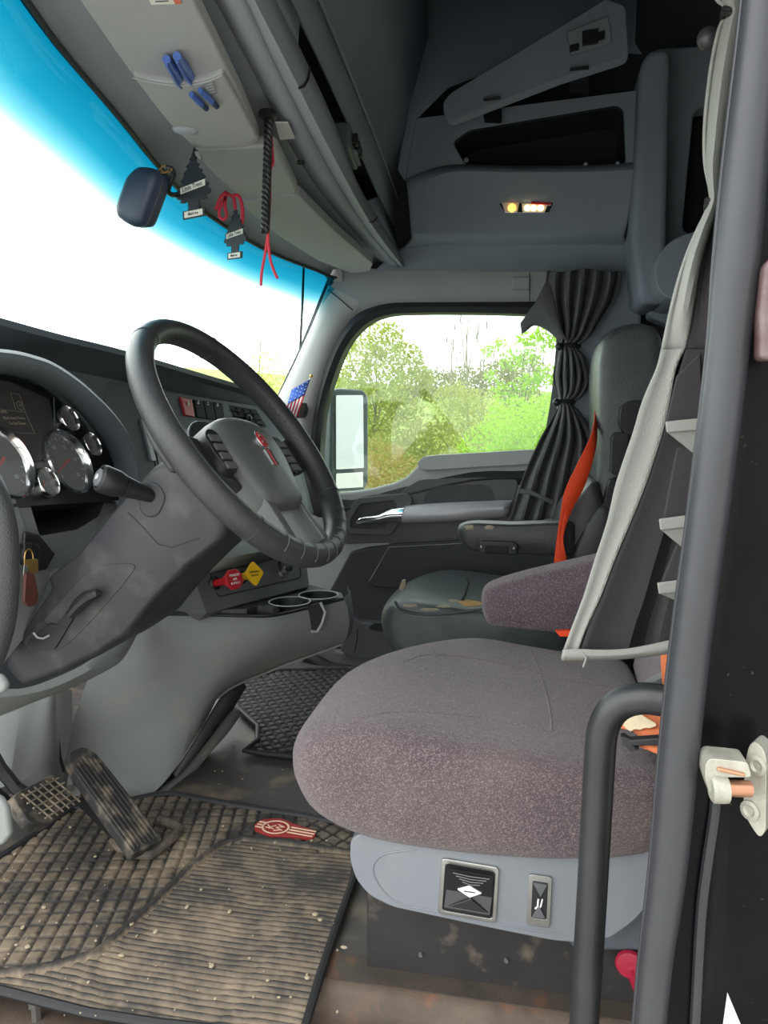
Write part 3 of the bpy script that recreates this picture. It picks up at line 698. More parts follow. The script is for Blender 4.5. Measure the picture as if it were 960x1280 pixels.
def gauge(u, v, r, ang, nums, nt_):
    c = CL(u, v, .004)
    gb = MB(); gb.lathe(c, CPn, [(r*1.0, -.006), (r*1.02, .006), (r*.97, .009), (r*.90, .004), (r*.86, -.004), (r*.84, -.006)], 40, cap=False)
    g_ = gb.build('gauge', M['chrome'], cp)
    MB().lathe(c, CPn, [(r*.9, -.006), (r*.9, -.004)], 40).build('dial', M['gface'], g_)
    tk = MB()
    for k in range(nt_):
        t = math.radians(225-270*k/(nt_-1)); d = CX*math.cos(t)+CY*math.sin(t); s = d.cross(CPn)*(.0009 if k % 2 == 0 else .0005)*r/.05
        p, q = c+d*r*(.70 if k % 2 == 0 else .75)-CPn*.0038, c+d*r*.82-CPn*.0038; tk.prism([p-s, q-s, q+s, p+s], CPn*.0005)
    tk.build('tick', M['tick'], g_, smooth=False)
    for k, s_ in enumerate(nums):
        t = math.radians(225-270*k/(len(nums)-1)); d = CX*math.cos(t)+CY*math.sin(t)
        text(s_, r*.17, c+d*r*.56-CPn*.0037, CX, CY, M['tick'], g_)
    t = math.radians(ang); d = CX*math.cos(t)+CY*math.sin(t); s = d.cross(CPn)*r*.035
    MB().prism([c-d*r*.25-s*1.3-CPn*.003, c+d*r*.72-s*.4-CPn*.003, c+d*r*.72+s*.4-CPn*.003, c-d*r*.25+s*1.3-CPn*.003], CPn*.0015).build('needle', M['needle'], g_, smooth=False)
    MB().lathe(c, CPn, [(r*.87, .0005), (r*.87, .001)], 40).build('gauge_lens', M['glassg'], g_)
gauge(3, 578, .060, 215, ['0', '20', '40', '60', '80'], 17)
gauge(84, 578, .058, 205, ['0', '5', '10', '15', '20', '25'], 21)
gauge(83, 525, .0245, 215, ['0', '50', '100'], 7)
gauge(112, 557, .0235, 205, ['100', '240'], 7)
gauge(56, 604, .0250, 235, ['0', '75', '150'], 7)

# --- fascia below the cluster with its cubby
FX = -.775
fo = [X(u, v, FX) for u, v in ((-80, 645), (20, 622), (140, 617), (150, 640), (120, 690), (70, 720), (30, 720), (-80, 760))]
fi = rnd([X(u, v, FX) for u, v in ((38, 631), (132, 622), (124, 645), (96, 662), (50, 670))], .008, 3)
MB().ring(ray_ring_x(fi, fo) if 'ray_ring_x' in globals() else fo, fi, (-.02, 0, 0)) if False else None
def ring_plane(inner, outer, e1, e2):
    c = sum(inner, Vector())/len(inner); out = []
    for p in inner:
        d = p-c; dx, dy = d.dot(e1), d.dot(e2); best = None
        for a, b in zip(outer, outer[1:]+outer[:1]):
            ax, ay = (a-c).dot(e1), (a-c).dot(e2); bx_, by = (b-c).dot(e1), (b-c).dot(e2)
            den = dx*(by-ay)-dy*(bx_-ax)
            if abs(den) < 1e-12: continue
            t = (ax*(by-ay)-ay*(bx_-ax))/den; s = (ax*dy-ay*dx)/den
            if t > 0 and -1e-6 <= s <= 1+1e-6 and (best is None or t < best): best = t
        out.append(c+d*(best or 1.2))
    return out
EY, EZ = Vector((0, 1, 0)), Vector((0, 0, 1))
MB().ring(ring_plane(fi, fo, EY, EZ), fi, (-.02, 0, 0)).build('fascia', M['kick'], dash, bevel=.002)
MB().loft([fi, [p+Vector((-.10, 0, .01)) for p in fi]], cap=False).prism([p+Vector((-.10, 0, .01)) for p in fi], (-.004, 0, 0)).build('cubby', M['cavity'], dash)
MB().prism([X(u, v, FX+.004) for u, v in ((-80, 628), (20, 622), (34, 660), (40, 672), (66, 720), (30, 800), (0, 838), (-80, 850))], (-.03, 0, 0)).build('side_fascia', M['kick'], dash, bevel=.004)
ig = MB().lathe(X(32, 692, FX+.006), (1, -.2, 0), [(.019, 0), (.019, .012), (.013, .018), (.0, .018)], 24).build('ignition', M['black'], dash)
MB().prism([X(u, v, FX+.006) for u, v in ((28, 664), (46, 668), (66, 692), (55, 712), (30, 716), (24, 700))], (.006, 0, 0)).build('ignition_plate', M['black'], dash, bevel=.003)

# --- centre stack: vents, switches, radio
e_u = (b2[-6]-b2[12]).normalized()
def seg_pt(u, v, dx=0):
    """a point on the upper dash face: nearest of the two-row face, plane through three of its points"""
    p0, p1, p2 = b2[13], b2[-5], d2[16]
    nrm = (p1-p0).cross(p2-p0).normalized()
    if nrm.x < 0: nrm = -nrm
    return PL(u, v, p0+nrm*(.016+dx), nrm), nrm
def face(pts, dx, depth, name, m, par=dash, bevel=0, r=0):
    P = []; nrm = None
    for u, v in pts:
        q, nrm = seg_pt(u, v, dx); P.append(q)
    if r: P = rnd(P, r, 3)
    return MB().prism(P, -nrm*depth).build(name, m, par, bevel=bevel)
# face plate of the centre stack
face([(128, 475), (200, 488), (330, 508), (352, 530), (372, 560), (378, 600), (365, 650), (300, 660), (160, 640), (135, 560)], 0, .03, 'centre_plate', M['dash'], bevel=.004)
def vent(pts, nx, ny, ball):
    v_ = face(pts, .001, .006, 'air_vent', M['blackm'], bevel=.001, r=.004)
    g = MB()
    (ax, ay), (bx_, by), (cx, cy), (dx, dy) = pts
    def q(s, t, o): 
        u = (ax*(1-s)+bx_*s)*(1-t)+(dx*(1-s)+cx*s)*t; v = (ay*(1-s)+by*s)*(1-t)+(dy*(1-s)+cy*s)*t
        return seg_pt(u, v, o)[0]
    for k in range(1, ny): g.tube([q(.04, k/ny, .004), q(.96, k/ny, .004)], .0022, 6)
    for k in range(1, nx): g.tube([q(k/nx, .06, .003), q(k/nx, .94, .003)], .0018, 6)
    g.build('vent_slats', M['blackm'], v_)
    if ball: MB().ball(q(.5, .55, .008), .012, 12, 8).build('vent_knob', M['black'], v_)
vent([(161, 486), (205, 494), (212, 520), (176, 516)], 4, 4, False)
vent([(286, 506), (320, 512), (336, 537), (296, 532)], 4, 4, True)
hz = face([(226, 496), (240, 499), (244, 521), (232, 519)], .006, .012, 'hazard_switch', M['red'], bevel=.002)
q_, nrm_ = seg_pt(235, 504, .007)
MB().prism([q_+CX*-.006+EZ*-.005, q_+CX*.006+EZ*-.005, q_+EZ*.006], nrm_*.0015).build('hazard_mark', M['white'], hz, smooth=False)
for k in range(3):
    u = 243+k*12
    sw = face([(u, 499+k*1.6), (u+11, 500.6+k*1.6), (u+15, 523+k*1.6), (u+4, 521.4+k*1.6)], .006, .012, 'rocker_switch', M['blackm'], bevel=.002)
    q_, nr = seg_pt(u+5, 504+k*1.6, .0075)
    MB().box(q_, (.002, .008, .003)).box(q_+Vector((0, .001, .005)), (.002, .004, .003)).build('switch_mark', M['white'], sw, smooth=False)
rd = face([(184, 526), (268, 541), (276, 600), (196, 590)], .002, .01, 'radio_bezel', M['black'], bevel=.003)
face([(177, 523), (181, 524), (196, 576), (190, 576)], .006, .01, 'radio_edge', M['silverp'], rd, bevel=.001)
face([(190, 541), (262, 552), (268, 590), (200, 584)], .004, .004, 'radio_screen', M['screen'], rd)
face([(300, 545), (352, 552), (362, 600), (312, 600)], .002, .01, 'climate_panel', M['black'], bevel=.003)
for u, v in ((322, 570), (338, 573), (352, 577)):
    q_, nr = seg_pt(u, v, .004); MB().lathe(q_, nr, [(.012, 0), (.011, .012), (.009, .014), (0, .014)], 20).build('climate_knob', M['doord'], dash)
# lower centre bits seen under the wheel
MB().grid([[Y(240, 672, 1.62), Y(300, 660, 1.74), Y(372, 652, 1.95)], [Y(238, 704, 1.56), Y(300, 692, 1.68), Y(378, 678, 1.90)], [Y(236, 712, 1.58), Y(300, 699, 1.70), Y(380, 684, 1.92)]]).build('lower_trim', M['kick'], dash, solid=.02, ang=40)

# --- valve panel with the two air brake knobs
VP = [Y(240, 716, 1.58), Y(302, 702, 1.71), Y(382, 685, 1.90), Y(386, 732, 1.88), Y(330, 746, 1.72), Y(262, 766, 1.55)]
VP = [Vector(p) for p in VP]; vn = (VP[2]-VP[5]).cross(VP[0]-VP[5]).normalized()
if vn.x < 0: vn = -vn
def VL(u, v, o=0): return PL(u, v, VP[5]+vn*o, vn)
vp = [VL(u, v) for u, v in ((238, 714), (380, 680), (387, 733), (258, 767))]
vb = MB().prism(vp, -vn*.12); vb.prism([VL(258, 767), VL(238, 714), VL(236, 712)-vn*.06, Y(185, 765, 1.58)], -vn*.05)
vpo = vb.build('valve_panel', M['doord'], dash, bevel=.004)
vi = [VL(u, v, .001) for u, v in ((262, 716), (374, 692), (376, 722), (272, 746))]
vfr = MB(); P_ = rnd(vi, .01, 3); vfr.tube(P_+[P_[0]], .0012, 6); vfr.build('panel_groove', M['black'], vpo)
def knob(u, v, m, shape, u2, v2):
    c = VL(u, v); d = (VL(u2, v2, .075)-c); L_ = d.length; d.normalize()
    MB().lathe(c, d, [(.016, 0), (.016, .006), (.012, .010), (.011, .004)], 20, cap=False).build('knob_collar', M['black'], vpo)
    k_ = MB().lathe(c, d, [(.0085, 0), (.0085, L_*.5), (.011, L_*.55), (.0115, L_*.86), (.013, L_*.9)], 20).build('air_knob', m, vpo)
    a = Vector((0, 0, 1)); a = (a-d*a.dot(d)).normalized(); b = d.cross(a)
    o = c+d*L_*.9
    if shape == 8: pts = [o+(a*math.cos(t)+b*math.sin(t))*.024 for t in [math.pi/8+k*math.pi/4 for k in range(8)]]
    else: pts = rnd([o+a*.030, o+b*.024, o-a*.030, o-b*.024], .006, 3)
    MB().prism(pts, d*.010).build('knob_head', m, k_, bevel=.002)
    if shape == 8:
        for i, s_ in enumerate(('TRAILER', 'AIR', 'SUPPLY')): text(s_, .0075, o+d*.0105+a*(.009-.009*i), -b, a, M['flagw'], k_)
    else:
        for i, s_ in enumerate(('PARKING', 'BRAKE')): text(s_, .006, o+d*.0105+a*(.004-.008*i), -b, a, M['black'], k_)
knob(268, 729, M['red'], 8, 293, 724)
knob(300, 722, M['yellow'], 4, 318, 717)
sk = VL(352, 717)
MB().lathe(sk, vn, [(.013, 0), (.013, .006), (.010, .008), (.009, .022), (.006, .024), (0, .024)], 18).build('power_socket', M['steel'], vpo)
MB().tube([sk+vn*.024, sk+vn*.024+Vector((.012, -.004, .004))], .008, 12).build('socket_plug', M['black'], vpo, bevel=.002)
MB().tube([VL(350, 690, .004), VL(351, 702, .006), VL(352, 714, .012)], .006, 8).build('socket_cap', M['black'], vpo)

# --- grey centre console shell with the cup holder tray
R0 = [(160, 778, 1.49), (200, 768, 1.53), (250, 768, 1.57), (300, 769, 1.60), (340, 769, 1.63), (386, 759, 1.70), (429, 748, 1.757)]
R1 = [(154, 788, 1.48), (200, 780, 1.515), (250, 780, 1.552), (300, 781, 1.585), (340, 781, 1.615), (386, 771, 1.685), (434, 758, 1.752)]
R2 = [(112, 842, 1.45), (178, 832, 1.50), (235, 825, 1.54), (290, 815, 1.58), (335, 808, 1.62), (385, 796, 1.69), (437, 778, 1.765)]
R3 = [(92, 900, 1.42), (152, 900, 1.46), (208, 885, 1.51), (252, 868, 1.56), (292, 845, 1.62), (350, 822, 1.70), (434, 795, 1.78)]
R5 = [(76, 992, 1.38), (132, 1002, 1.39), (186, 995, 1.41), (232, 942, 1.50), (273, 872, 1.62), (338, 839, 1.72), (427, 806, 1.80)]
R4 = [(82, 950, 1.40), (142, 955, 1.42), (200, 935, 1.47), (244, 898, 1.53), (284, 857, 1.62), (345, 830, 1.71), (431, 801, 1.79)]
def yrow(r, n=6): return [Vector(p) for p in cr([Y(*p) for p in r], n)]
rows = [yrow(r) for r in (R0, R1, R2, R3, R4, R5)]
rows.append([p+Vector((-.03, .16, .0)) for p in rows[-1]])
ks = MB(); ks.grid(rows)
cs = ks.build('centre_console', M['kick_lo'], dash, ang=55)
# crease of the arch
MB().tube([p+Vector((0, -.002, .001)) for p in rows[5][24:]], .0035, 8).build('console_lip', M['kick_lo'], dash)
# right end of the console, turning away
e = [r[-1] for r in rows[:6]]
MB().grid([e, [p+Vector((.0, .05, .0)) for p in e], [p+Vector((-.03, .16, .0)) for p in e]]).build('console_end', M['kick_lo'], dash, ang=60)
ZT = rows[0][-1].z + .002
tray_o = [p+Vector((0, .003, .003)) for p in rows[0][12:]]
tb_ = [Z(427, 741, ZT), Z(410, 737, ZT), Z(388, 731, ZT), Z(330, 742, ZT), Z(262, 757, ZT)]
pl_ = [Vector((p.x, p.y, ZT)) for p in tray_o] + [Vector(p) for p in tb_]
tr_ = MB().prism(pl_, (0, 0, -.07)).build('cup_tray', M['column'], dash)
cutters = []
MB().tube([p+Vector((0, -.001, -.001)) for p in rows[0]], .004, 8).build('tray_gasket', M['black'], dash)
MB().prism([Vector((p.x, p.y, ZT-.001)) for p in rows[0][:13]]+[Z(262, 757, ZT-.001), Z(215, 757, ZT-.001), Z(165, 768, ZT-.001)], (0, 0, -.02)).build('tray_ledge', M['column'], dash)
def cup(u, v, ru, rv_):
    c = Z(u, v, ZT+.0015); r = ru*(c-CAMP).length/FPX
    MB().lathe(c, EZ, [(r*1.0, 0), (r*1.0, .0012), (r*.95, .0016), (r*.93, .0)], 32, cap=False).build('cup_rim', M['door'], tr_)
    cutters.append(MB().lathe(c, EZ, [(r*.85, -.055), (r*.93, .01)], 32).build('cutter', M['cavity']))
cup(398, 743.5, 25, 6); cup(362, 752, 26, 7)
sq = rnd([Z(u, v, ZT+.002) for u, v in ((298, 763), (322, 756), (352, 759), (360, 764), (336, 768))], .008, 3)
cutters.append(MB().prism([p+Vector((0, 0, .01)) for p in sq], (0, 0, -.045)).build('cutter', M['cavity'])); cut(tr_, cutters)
# slot for a cup handle: dark patch stands for its shade, nothing cut
sl = [Y(u, v, d) for u, v, d in ((386, 757, 1.685), (402, 752, 1.70), (408, 764, 1.70), (404, 778, 1.70), (398, 788, 1.695), (391, 788, 1.685))]
MB().prism([p+Vector((0, -.008, 0)) for p in sl], (0, .012, 0)).build('slot_shade_patch', M['cavity'], dash, bevel=.002)
MB().tube([sl[1]+Vector((0, -.01, 0)), sl[2]+Vector((0, -.01, 0)), sl[3]+Vector((0, -.01, 0)), sl[4]+Vector((0, -.01, 0)), sl[5]+Vector((0, -.01, 0))], .0035, 8).build('slot_lip', M['door'], dash)
# lower grey roll under the column, left kick panel
T0 = [(-60, 872, .98), (0, 862, 1.05), (30, 860, 1.1), (62, 850, 1.17), (105, 830, 1.27), (131, 809, 1.34), (168, 770, 1.44)]
T1 = [(-60, 884, .955), (0, 872, 1.03), (34, 868, 1.08), (70, 858, 1.15), (112, 838, 1.25), (140, 818, 1.33), (172, 774, 1.43)]
T2 = [(-60, 912, .97), (0, 893, 1.04), (47, 874, 1.11), (87, 859, 1.19), (130, 838, 1.29), (155, 820, 1.36), (177, 780, 1.45)]
T3 = [(-60, 914, 1.1), (0, 895, 1.17), (47, 876, 1.24), (87, 861, 1.3), (130, 840, 1.38), (155, 822, 1.44), (177, 782, 1.48)]
MB().grid([yrow(r) for r in (T0, T1, T2, T3)]).build('lower_roll', M['kick'], dash, ang=60)
K0 = [(-60, 905, 1.22), (0, 890, 1.24), (47, 872, 1.27), (68, 864, 1.30), (73, 862, 1.38), (90, 862, 1.50)]
K1 = [(-60, 1010, 1.20), (0, 985, 1.22), (20, 978, 1.24), (62, 955, 1.28), (76, 952, 1.38), (92, 952, 1.50)]
K2 = [(-60, 1030, 1.26), (0, 1000, 1.28), (20, 990, 1.30), (66, 990, 1.32), (78, 1000, 1.39), (92, 1000, 1.50)]
MB().grid([yrow(r) for r in (K0, K1, K2)]).build('kick_panel', M['kick'], dash, ang=60)
MB().tube([Y(68, 866, 1.375), Y(70, 900, 1.375), Y(75, 945, 1.37), Y(80, 965, 1.36)], .003, 6).build('kick_seam', M['cavity'], dash)
# dark side vent panel and skirt below the arch
A0 = [(216, 968, 1.47), (240, 930, 1.53), (262, 893, 1.62), (280, 866, 1.68), (300, 850, 1.76)]
A1 = [(222, 968, 1.55), (248, 938, 1.62), (272, 905, 1.70), (290, 880, 1.76), (304, 856, 1.82)]
MB().grid([yrow(A0), yrow(A1)]).build('side_vent', M['doord'], dash, solid=.01)
S0 = [(186, 992, 1.42), (222, 964, 1.53), (250, 936, 1.62), (274, 903, 1.71), (287, 888, 1.78)]
S1 = [(188, 1002, 1.425), (226, 974, 1.53), (258, 945, 1.62), (282, 914, 1.71), (290, 903, 1.75)]
MB().grid([yrow(S0), yrow(S1)]).build('skirt', M['kick_lo'], dash, solid=.03, ang=60)
# pale kick trim beside the door opening at the lower left
MB().prism([Y(u, v, .86) for u, v in ((-60, 960), (0, 1000), (8, 1012), (12, 1045), (4, 1056), (-60, 1085))], (0, .012, 0)).build('door_side_trim', M['kick'], dash, bevel=.005)
MB().prism([Y(u, v, .84) for u, v in ((-60, 835), (0, 845), (8, 858), (4, 866), (-60, 890))], (0, .012, 0)).build('door_side_trim', M['kick'], dash, bevel=.008)

# ================================================================== STEERING COLUMN
colm = thing('steering_column', (-.6, 1.1, .5), 'dusty charcoal steering column shroud between dash and steering wheel', 'steering column')
YS = 1.03
cout = [(58, 722), (100, 690), (140, 640), (172, 603), (196, 578), (222, 566), (236, 580), (262, 612), (290, 650), (284, 672), (240, 705), (196, 750), (160, 795), (120, 822), (70, 846), (25, 860), (3, 836), (12, 815), (40, 772), (65, 735)]
co = [Y(u, v, YS) for u, v in cout]
P = rnd(co, .012, 3)
cc = sum(P, Vector())/len(P)
def inset(P, k): return [p.lerp(cc, k) for p in P]
MB().loft([[p+Vector((0, .02, 0)) for p in inset(P, .0)], [p+Vector((0, .005, 0)) for p in inset(P, .015)], [p+Vector((0, -.004, 0)) for p in inset(P, .05)], [p+Vector((0, -.008, 0)) for p in inset(P, .12)]], cap=True).build('shroud_side', M['column'], colm, ang=50)
MB().loft([[p+Vector((0, .02, 0)) for p in P], [p+Vector((0, .17, 0)) for p in P]], cap=True).build('shroud', M['column'], colm, ang=50)
# recessed tray carrying the tilt lever
rc = rnd([Y(u, v, YS-.0095) for u, v in ((28, 802), (60, 770), (100, 725), (122, 708), (150, 704), (172, 706), (150, 735), (115, 775), (85, 805), (60, 818), (40, 815))], .012, 3)
MB().prism(rc, (0, .003, 0)).build('lever_recess', M['column'], colm)
lv = MB().prism(rnd([Y(u, v, YS-.014) for u, v in ((48, 790), (62, 779), (70, 782), (92, 752), (97, 757), (90, 775), (68, 812), (45, 815), (32, 806))], .005, 3), (0, .006, 0)).build('tilt_lever', M['black'], colm, bevel=.002)
MB().tube([Y(88, 768, YS-.018), Y(98, 756, YS-.022), Y(110, 746, YS-.026), Y(122, 741, YS-.026), Y(127, 742, YS-.022)], [.007, .010, .010, .007, .004], 10).build('lever_grip', M['black'], lv)
MB().tube([Y(42, 791, YS-.016), Y(47, 797, YS-.017), Y(54, 798, YS-.017), Y(62, 794, YS-.016)], .0018, 6).build('lever_edge', M['silverp'], lv)
MB().lathe(Y(54, 787, YS-.009), (0, -1, 0), [(.012, .0), (.012, .002), (0, .002)], 20).build('lever_pivot', M['cavity'], colm)
# seam lines
sm = MB(); sm.tube([Y(u, v, YS-.0065) for u, v in ((66, 724), (100, 697), (135, 668), (168, 637), (176, 634))], .0013, 6); sm.tube([Y(u, v, YS-.0075) for u, v in ((160, 640), (180, 660), (198, 680), (215, 684), (250, 672))], .0013, 6)
sm.tube([Y(u, v, YS-.0065) for u, v in ((201, 612), (215, 604), (232, 600), (245, 600))], .0013, 6)
sm.build('seam', M['cavity'], colm)
# stalk
bs = rnd([Y(u, v, YS-.010) for u, v in ((172, 618), (185, 600), (200, 606), (208, 622), (198, 645), (184, 648), (174, 640))], .01, 4)
MB().prism(bs, (0, .01, 0)).build('stalk_boot', M['column'], colm, bevel=.003)
s0, s1 = Y(190, 620, YS-.005), Y(124, 597, .965)
dd = (s1-s0); Ls = dd.length
st = MB().lathe(s0, dd, [(.010, 0), (.0125, Ls*.25), (.0165, Ls*.56)], 20).build('stalk', M['black'], colm)
MB().lathe(s0+dd*.57, dd, [(.0165, 0), (.0195, Ls*.12), (.0205, Ls*.36), (.019, Ls*.42), (.015, Ls*.43), (.0145, Ls*.40), (0, Ls*.40)], 24).build('stalk_knob', M['black'], st)
kb = MB().lathe(s0+dd*.575, dd, [(.013, Ls*.39), (.0128, Ls*.45), (.011, Ls*.465), (0, Ls*.47)], 24).build('stalk_button', M['doord'], st)
e1 = Vector((1, 0, 0)); e1 = (e1-dd.normalized()*e1.dot(dd.normalized())).normalized(); e2 = e1.cross(dd.normalized());
if e2.z < 0: e2 = -e2
gl = MB()
for k in (-1, 0, 1): gl.tube([s0+dd*1.049+e1*.003*k+e2*-.003, s0+dd*1.049+e1*(.003*k+.001)+e2*.001, s0+dd*1.049+e1*.003*k+e2*.004], .0005, 5)
gl.build('stalk_icon', M['white'], kb)
MB().box(s0+dd*.42+Vector((.001, -.0155, .003)), (.012, .001, .006)).build('stalk_marking', M['tick'], st, smooth=False)

# ================================================================== KEYS in the ignition
ky = thing('key_ring', X(34, 690, -.75), 'ring of keys with a brown leather tag hanging from the ignition', 'keys')
kc = X(32, 688, -.745)
MB().prism([kc+Vector((0, -.008, -.012)), kc+Vector((0, .008, -.012)), kc+Vector((.002, .009, .012)), kc+Vector((.002, -.009, .012))], (.004, 0, 0)).build('key_head', M['black'], ky, bevel=.002)
cen = X(36, 698, -.738)
MB().tube([cen+Vector((0, math.cos(t)*.010, math.sin(t)*.014)) for t in [k*math.pi/12 for k in range(25)]], .0012, 6).build('ring', M['gold'], ky)
MB().prism(rnd([X(u, v, -.735) for u, v in ((29, 700), (46, 698), (47, 716), (40, 718), (30, 712))], .003, 2), (.002, 0, 0)).build('brass_key', M['gold'], ky, bevel=.0006)
MB().prism(rnd([X(u, v, -.733) for u, v in ((29, 705), (34, 708), (33, 722), (28, 722))], .002, 2), (.002, 0, 0)).build('steel_key', M['steel'], ky, bevel=.0006)
MB().prism(rnd([X(u, v, -.731) for u, v in ((29, 716), (40, 717), (45, 746), (42, 756), (33, 759), (27, 752))], .004, 3), (.005, 0, 0)).build('leather_tag', M['maroon'], ky, bevel=.0015)
# ================================================================== STEERING WHEEL
WN = Vector((.80, -.06, .585)).normalized(); WC = Y(309, 552, 1.12)
WA = Vector((0, 1, 0)); WA = (WA-WN*WA.dot(WN)).normalized(); WB = WN.cross(WA)
if WB.z < 0: WB = -WB
def S(a, b, h=0): return WC + WA*a + WB*b + WN*h
sw_ = thing('steering_wheel', WC, 'black leather-wrapped four-spoke truck steering wheel with worn lower rim', 'steering wheel')
RR = .2095; rt = .0185
def ringpath(t0, t1, n): return [S(RR*math.cos(math.radians(t0+(t1-t0)*k/n)), RR*math.sin(math.radians(t0+(t1-t0)*k/n))) for k in range(n+1)]
rim = MB()
n_ = 96; rings = []
for k in range(n_):
    t = 2*math.pi*k/n_; c = S(RR*math.cos(t), RR*math.sin(t)); rd_ = (WA*math.cos(t)+WB*math.sin(t))
    rings.append([c+(rd_*math.cos(q)*.0180+WN*math.sin(q)*.0205) for q in [2*math.pi*j/18 for j in range(18)]])
rings.append(rings[0]); rim.loft(rings, cap=False); ro = rim.build('rim', M['wheel'], sw_)
for t in (118, 62, 218, 322):
    t = math.radians(t); c = S(RR*math.cos(t), RR*math.sin(t)); rd_ = (WA*math.cos(t)+WB*math.sin(t))
    pth = [c+(rd_*math.cos(q)*.0182+WN*math.sin(q)*.0207) for q in [2*math.pi*j/20 for j in range(21)]]
    MB().tube(pth, .0008, 5).build('rim_seam', M['hubd'], ro)
# stitching along the inner side
stt = MB()
for k in range(120):
    t = math.radians(-30+240*k/120) if k < 120 else 0
    c = S((RR-.0178)*math.cos(t), (RR-.0178)*math.sin(t), .002+.003*(k % 2)); d = (-WA*math.sin(t)+WB*math.cos(t))
    stt.tube([c-d*.002, c+d*.002], .0008, 4)
stt.build('stitching', M['hubd'], ro)
# wear lines on the lower rim
wl = MB()
for k in range(9):
    t = math.radians(232+9.5*k); c = S(RR*math.cos(t), RR*math.sin(t)); rd_ = (WA*math.cos(t)+WB*math.sin(t))
    wl.tube([c+(rd_*math.cos(q)*.0182+WN*math.sin(q)*.0207) for q in [math.radians(20+14*j) for j in range(9)]], .0007, 5)
wl.build('wrap_crease', M['hub'], ro)
tw = math.radians(8); WA, WB = WA*math.cos(tw)-WB*math.sin(tw), WA*math.sin(tw)+WB*math.cos(tw)
# airbag hub: domed loft of outlines
ho_ = [(-.075, .062), (-.045, .078), (0, .083), (.045, .078), (.075, .062), (.088, .03), (.085, -.01), (.068, -.06), (.05, -.098), (0, -.103), (-.05, -.098), (-.068, -.06), (-.085, -.01), (-.088, .03)]
hs = [(a, -.04+(b+.01)*.91) for a, b in cr(ho_, 3, True)]
def hring(k, h): return [S(a*k, -.04+(b+.04)*k, h) for a, b in hs]
hubo = MB().loft([hring(1.02, -.045), hring(1.03, -.02), hring(1.0, -.002), hring(.93, .008), hring(.8, .013), hring(.5, .018), hring(.2, .02)]).build('airbag_hub', M['hub'], sw_, ang=60)
emb = MB(); ov = [(math.cos(t)*.013, math.sin(t)*.017) for t in [k*math.pi/12 for k in range(24)]]
emb.prism([S(a, b-.012, .0185) for a, b in ov], WN*.004); eo = emb.build('emblem', M['chrome'], hubo, bevel=.0008)
MB().prism([S(a*.84, b*.84-.012, .0225) for a, b in ov], WN*.001).build('emblem_oval', M['red'], eo)
text('K', .014, S(0, -.005, .0238), WA, WB, M['chrome'], eo); text('W', .013, S(0, -.018, .0238), WA, WB, M['chrome'], eo)
for a in (-.0075, 0, .0075):
    MB().prism([S(a-.0025, -.03, .0185), S(a+.0025, -.03, .0185), S(a+.0022, -.058, .0175), S(a-.0022, -.058, .0175)], WN*.0035).build('emblem_bar', M['red' if a == 0 else 'chrome'], eo)
# side spokes
for sg in (-1, 1):
    sp_ = [(.07, .0), (.11, .008), (.16, .020), (.2, .03), (.205, .0), (.2, -.04), (.16, -.045), (.11, -.06), (.07, -.08)]
    MB().prism([S(a*sg, b, -.012) for a, b in sp_], WN*-.022).build('side_spoke', M['hubd'], sw_, bevel=.006)
    pod = [(.084, .012), (.106, .016), (.124, .002), (.128, -.030), (.116, -.056), (.094, -.063), (.087, -.033)]
    po = MB().prism(rnd([S(a*sg, b, .004) for a, b in pod], .01, 3), WN*-.02).build('switch_pod', M['black'], sw_, bevel=.003)
    for k in range(4):
        b = .002-.0155*k
        MB().prism(rnd([S(.092*sg, b, .003), S(.120*sg, b, .003), S(.121*sg, b-.012, .003), S(.092*sg, b-.012, .003)], .002, 2), WN*.004).build('switch_button', M['doord'], po, bevel=.0015)
# lower spoke with its satin insert
ls = [(-.062, -.07), (.062, -.07), (.05, -.15), (.066, -.2), (0, -.205), (-.066, -.2), (-.05, -.15)]
for sg in (-1, 1):
    MB().prism([S(a*sg, b, h) for a, b, h in ((.052, -.07, .004), (.068, -.06, .002), (.058, -.12, .002), (.066, -.195, .006), (.046, -.2, .006), (.042, -.13, .004))], WN*-.03).build('lower_spoke', M['hub'], sw_, bevel=.004)
MB().prism([S(a, b, h) for a, b, h in ((-.05, -.09, -.004), (.05, -.09, -.004), (.043, -.13, -.006), (.05, -.198, -.004), (-.05, -.198, -.004), (-.043, -.13, -.006))], WN*-.02).build('spoke_insert', M['silverp'], sw_, bevel=.002)
# backing behind the hub joining the column
bk = [S(math.cos(t)*.085, math.sin(t)*.085-.01, -.045) for t in [k*math.pi/16 for k in range(32)]]
bk2 = [S(math.cos(t)*.075, math.sin(t)*.075-.01, -.085) for t in [k*math.pi/16 for k in range(32)]]
MB().loft([bk, bk2]).build('hub_back', M['hubd'], sw_, bevel=.004)
MB().prism([Y(u, v, 1.06) for u, v in ((215, 550), (219, 548), (240, 580), (234, 584))], (0, .08, 0)).build('paddle', M['silverp'], colm, bevel=.004)

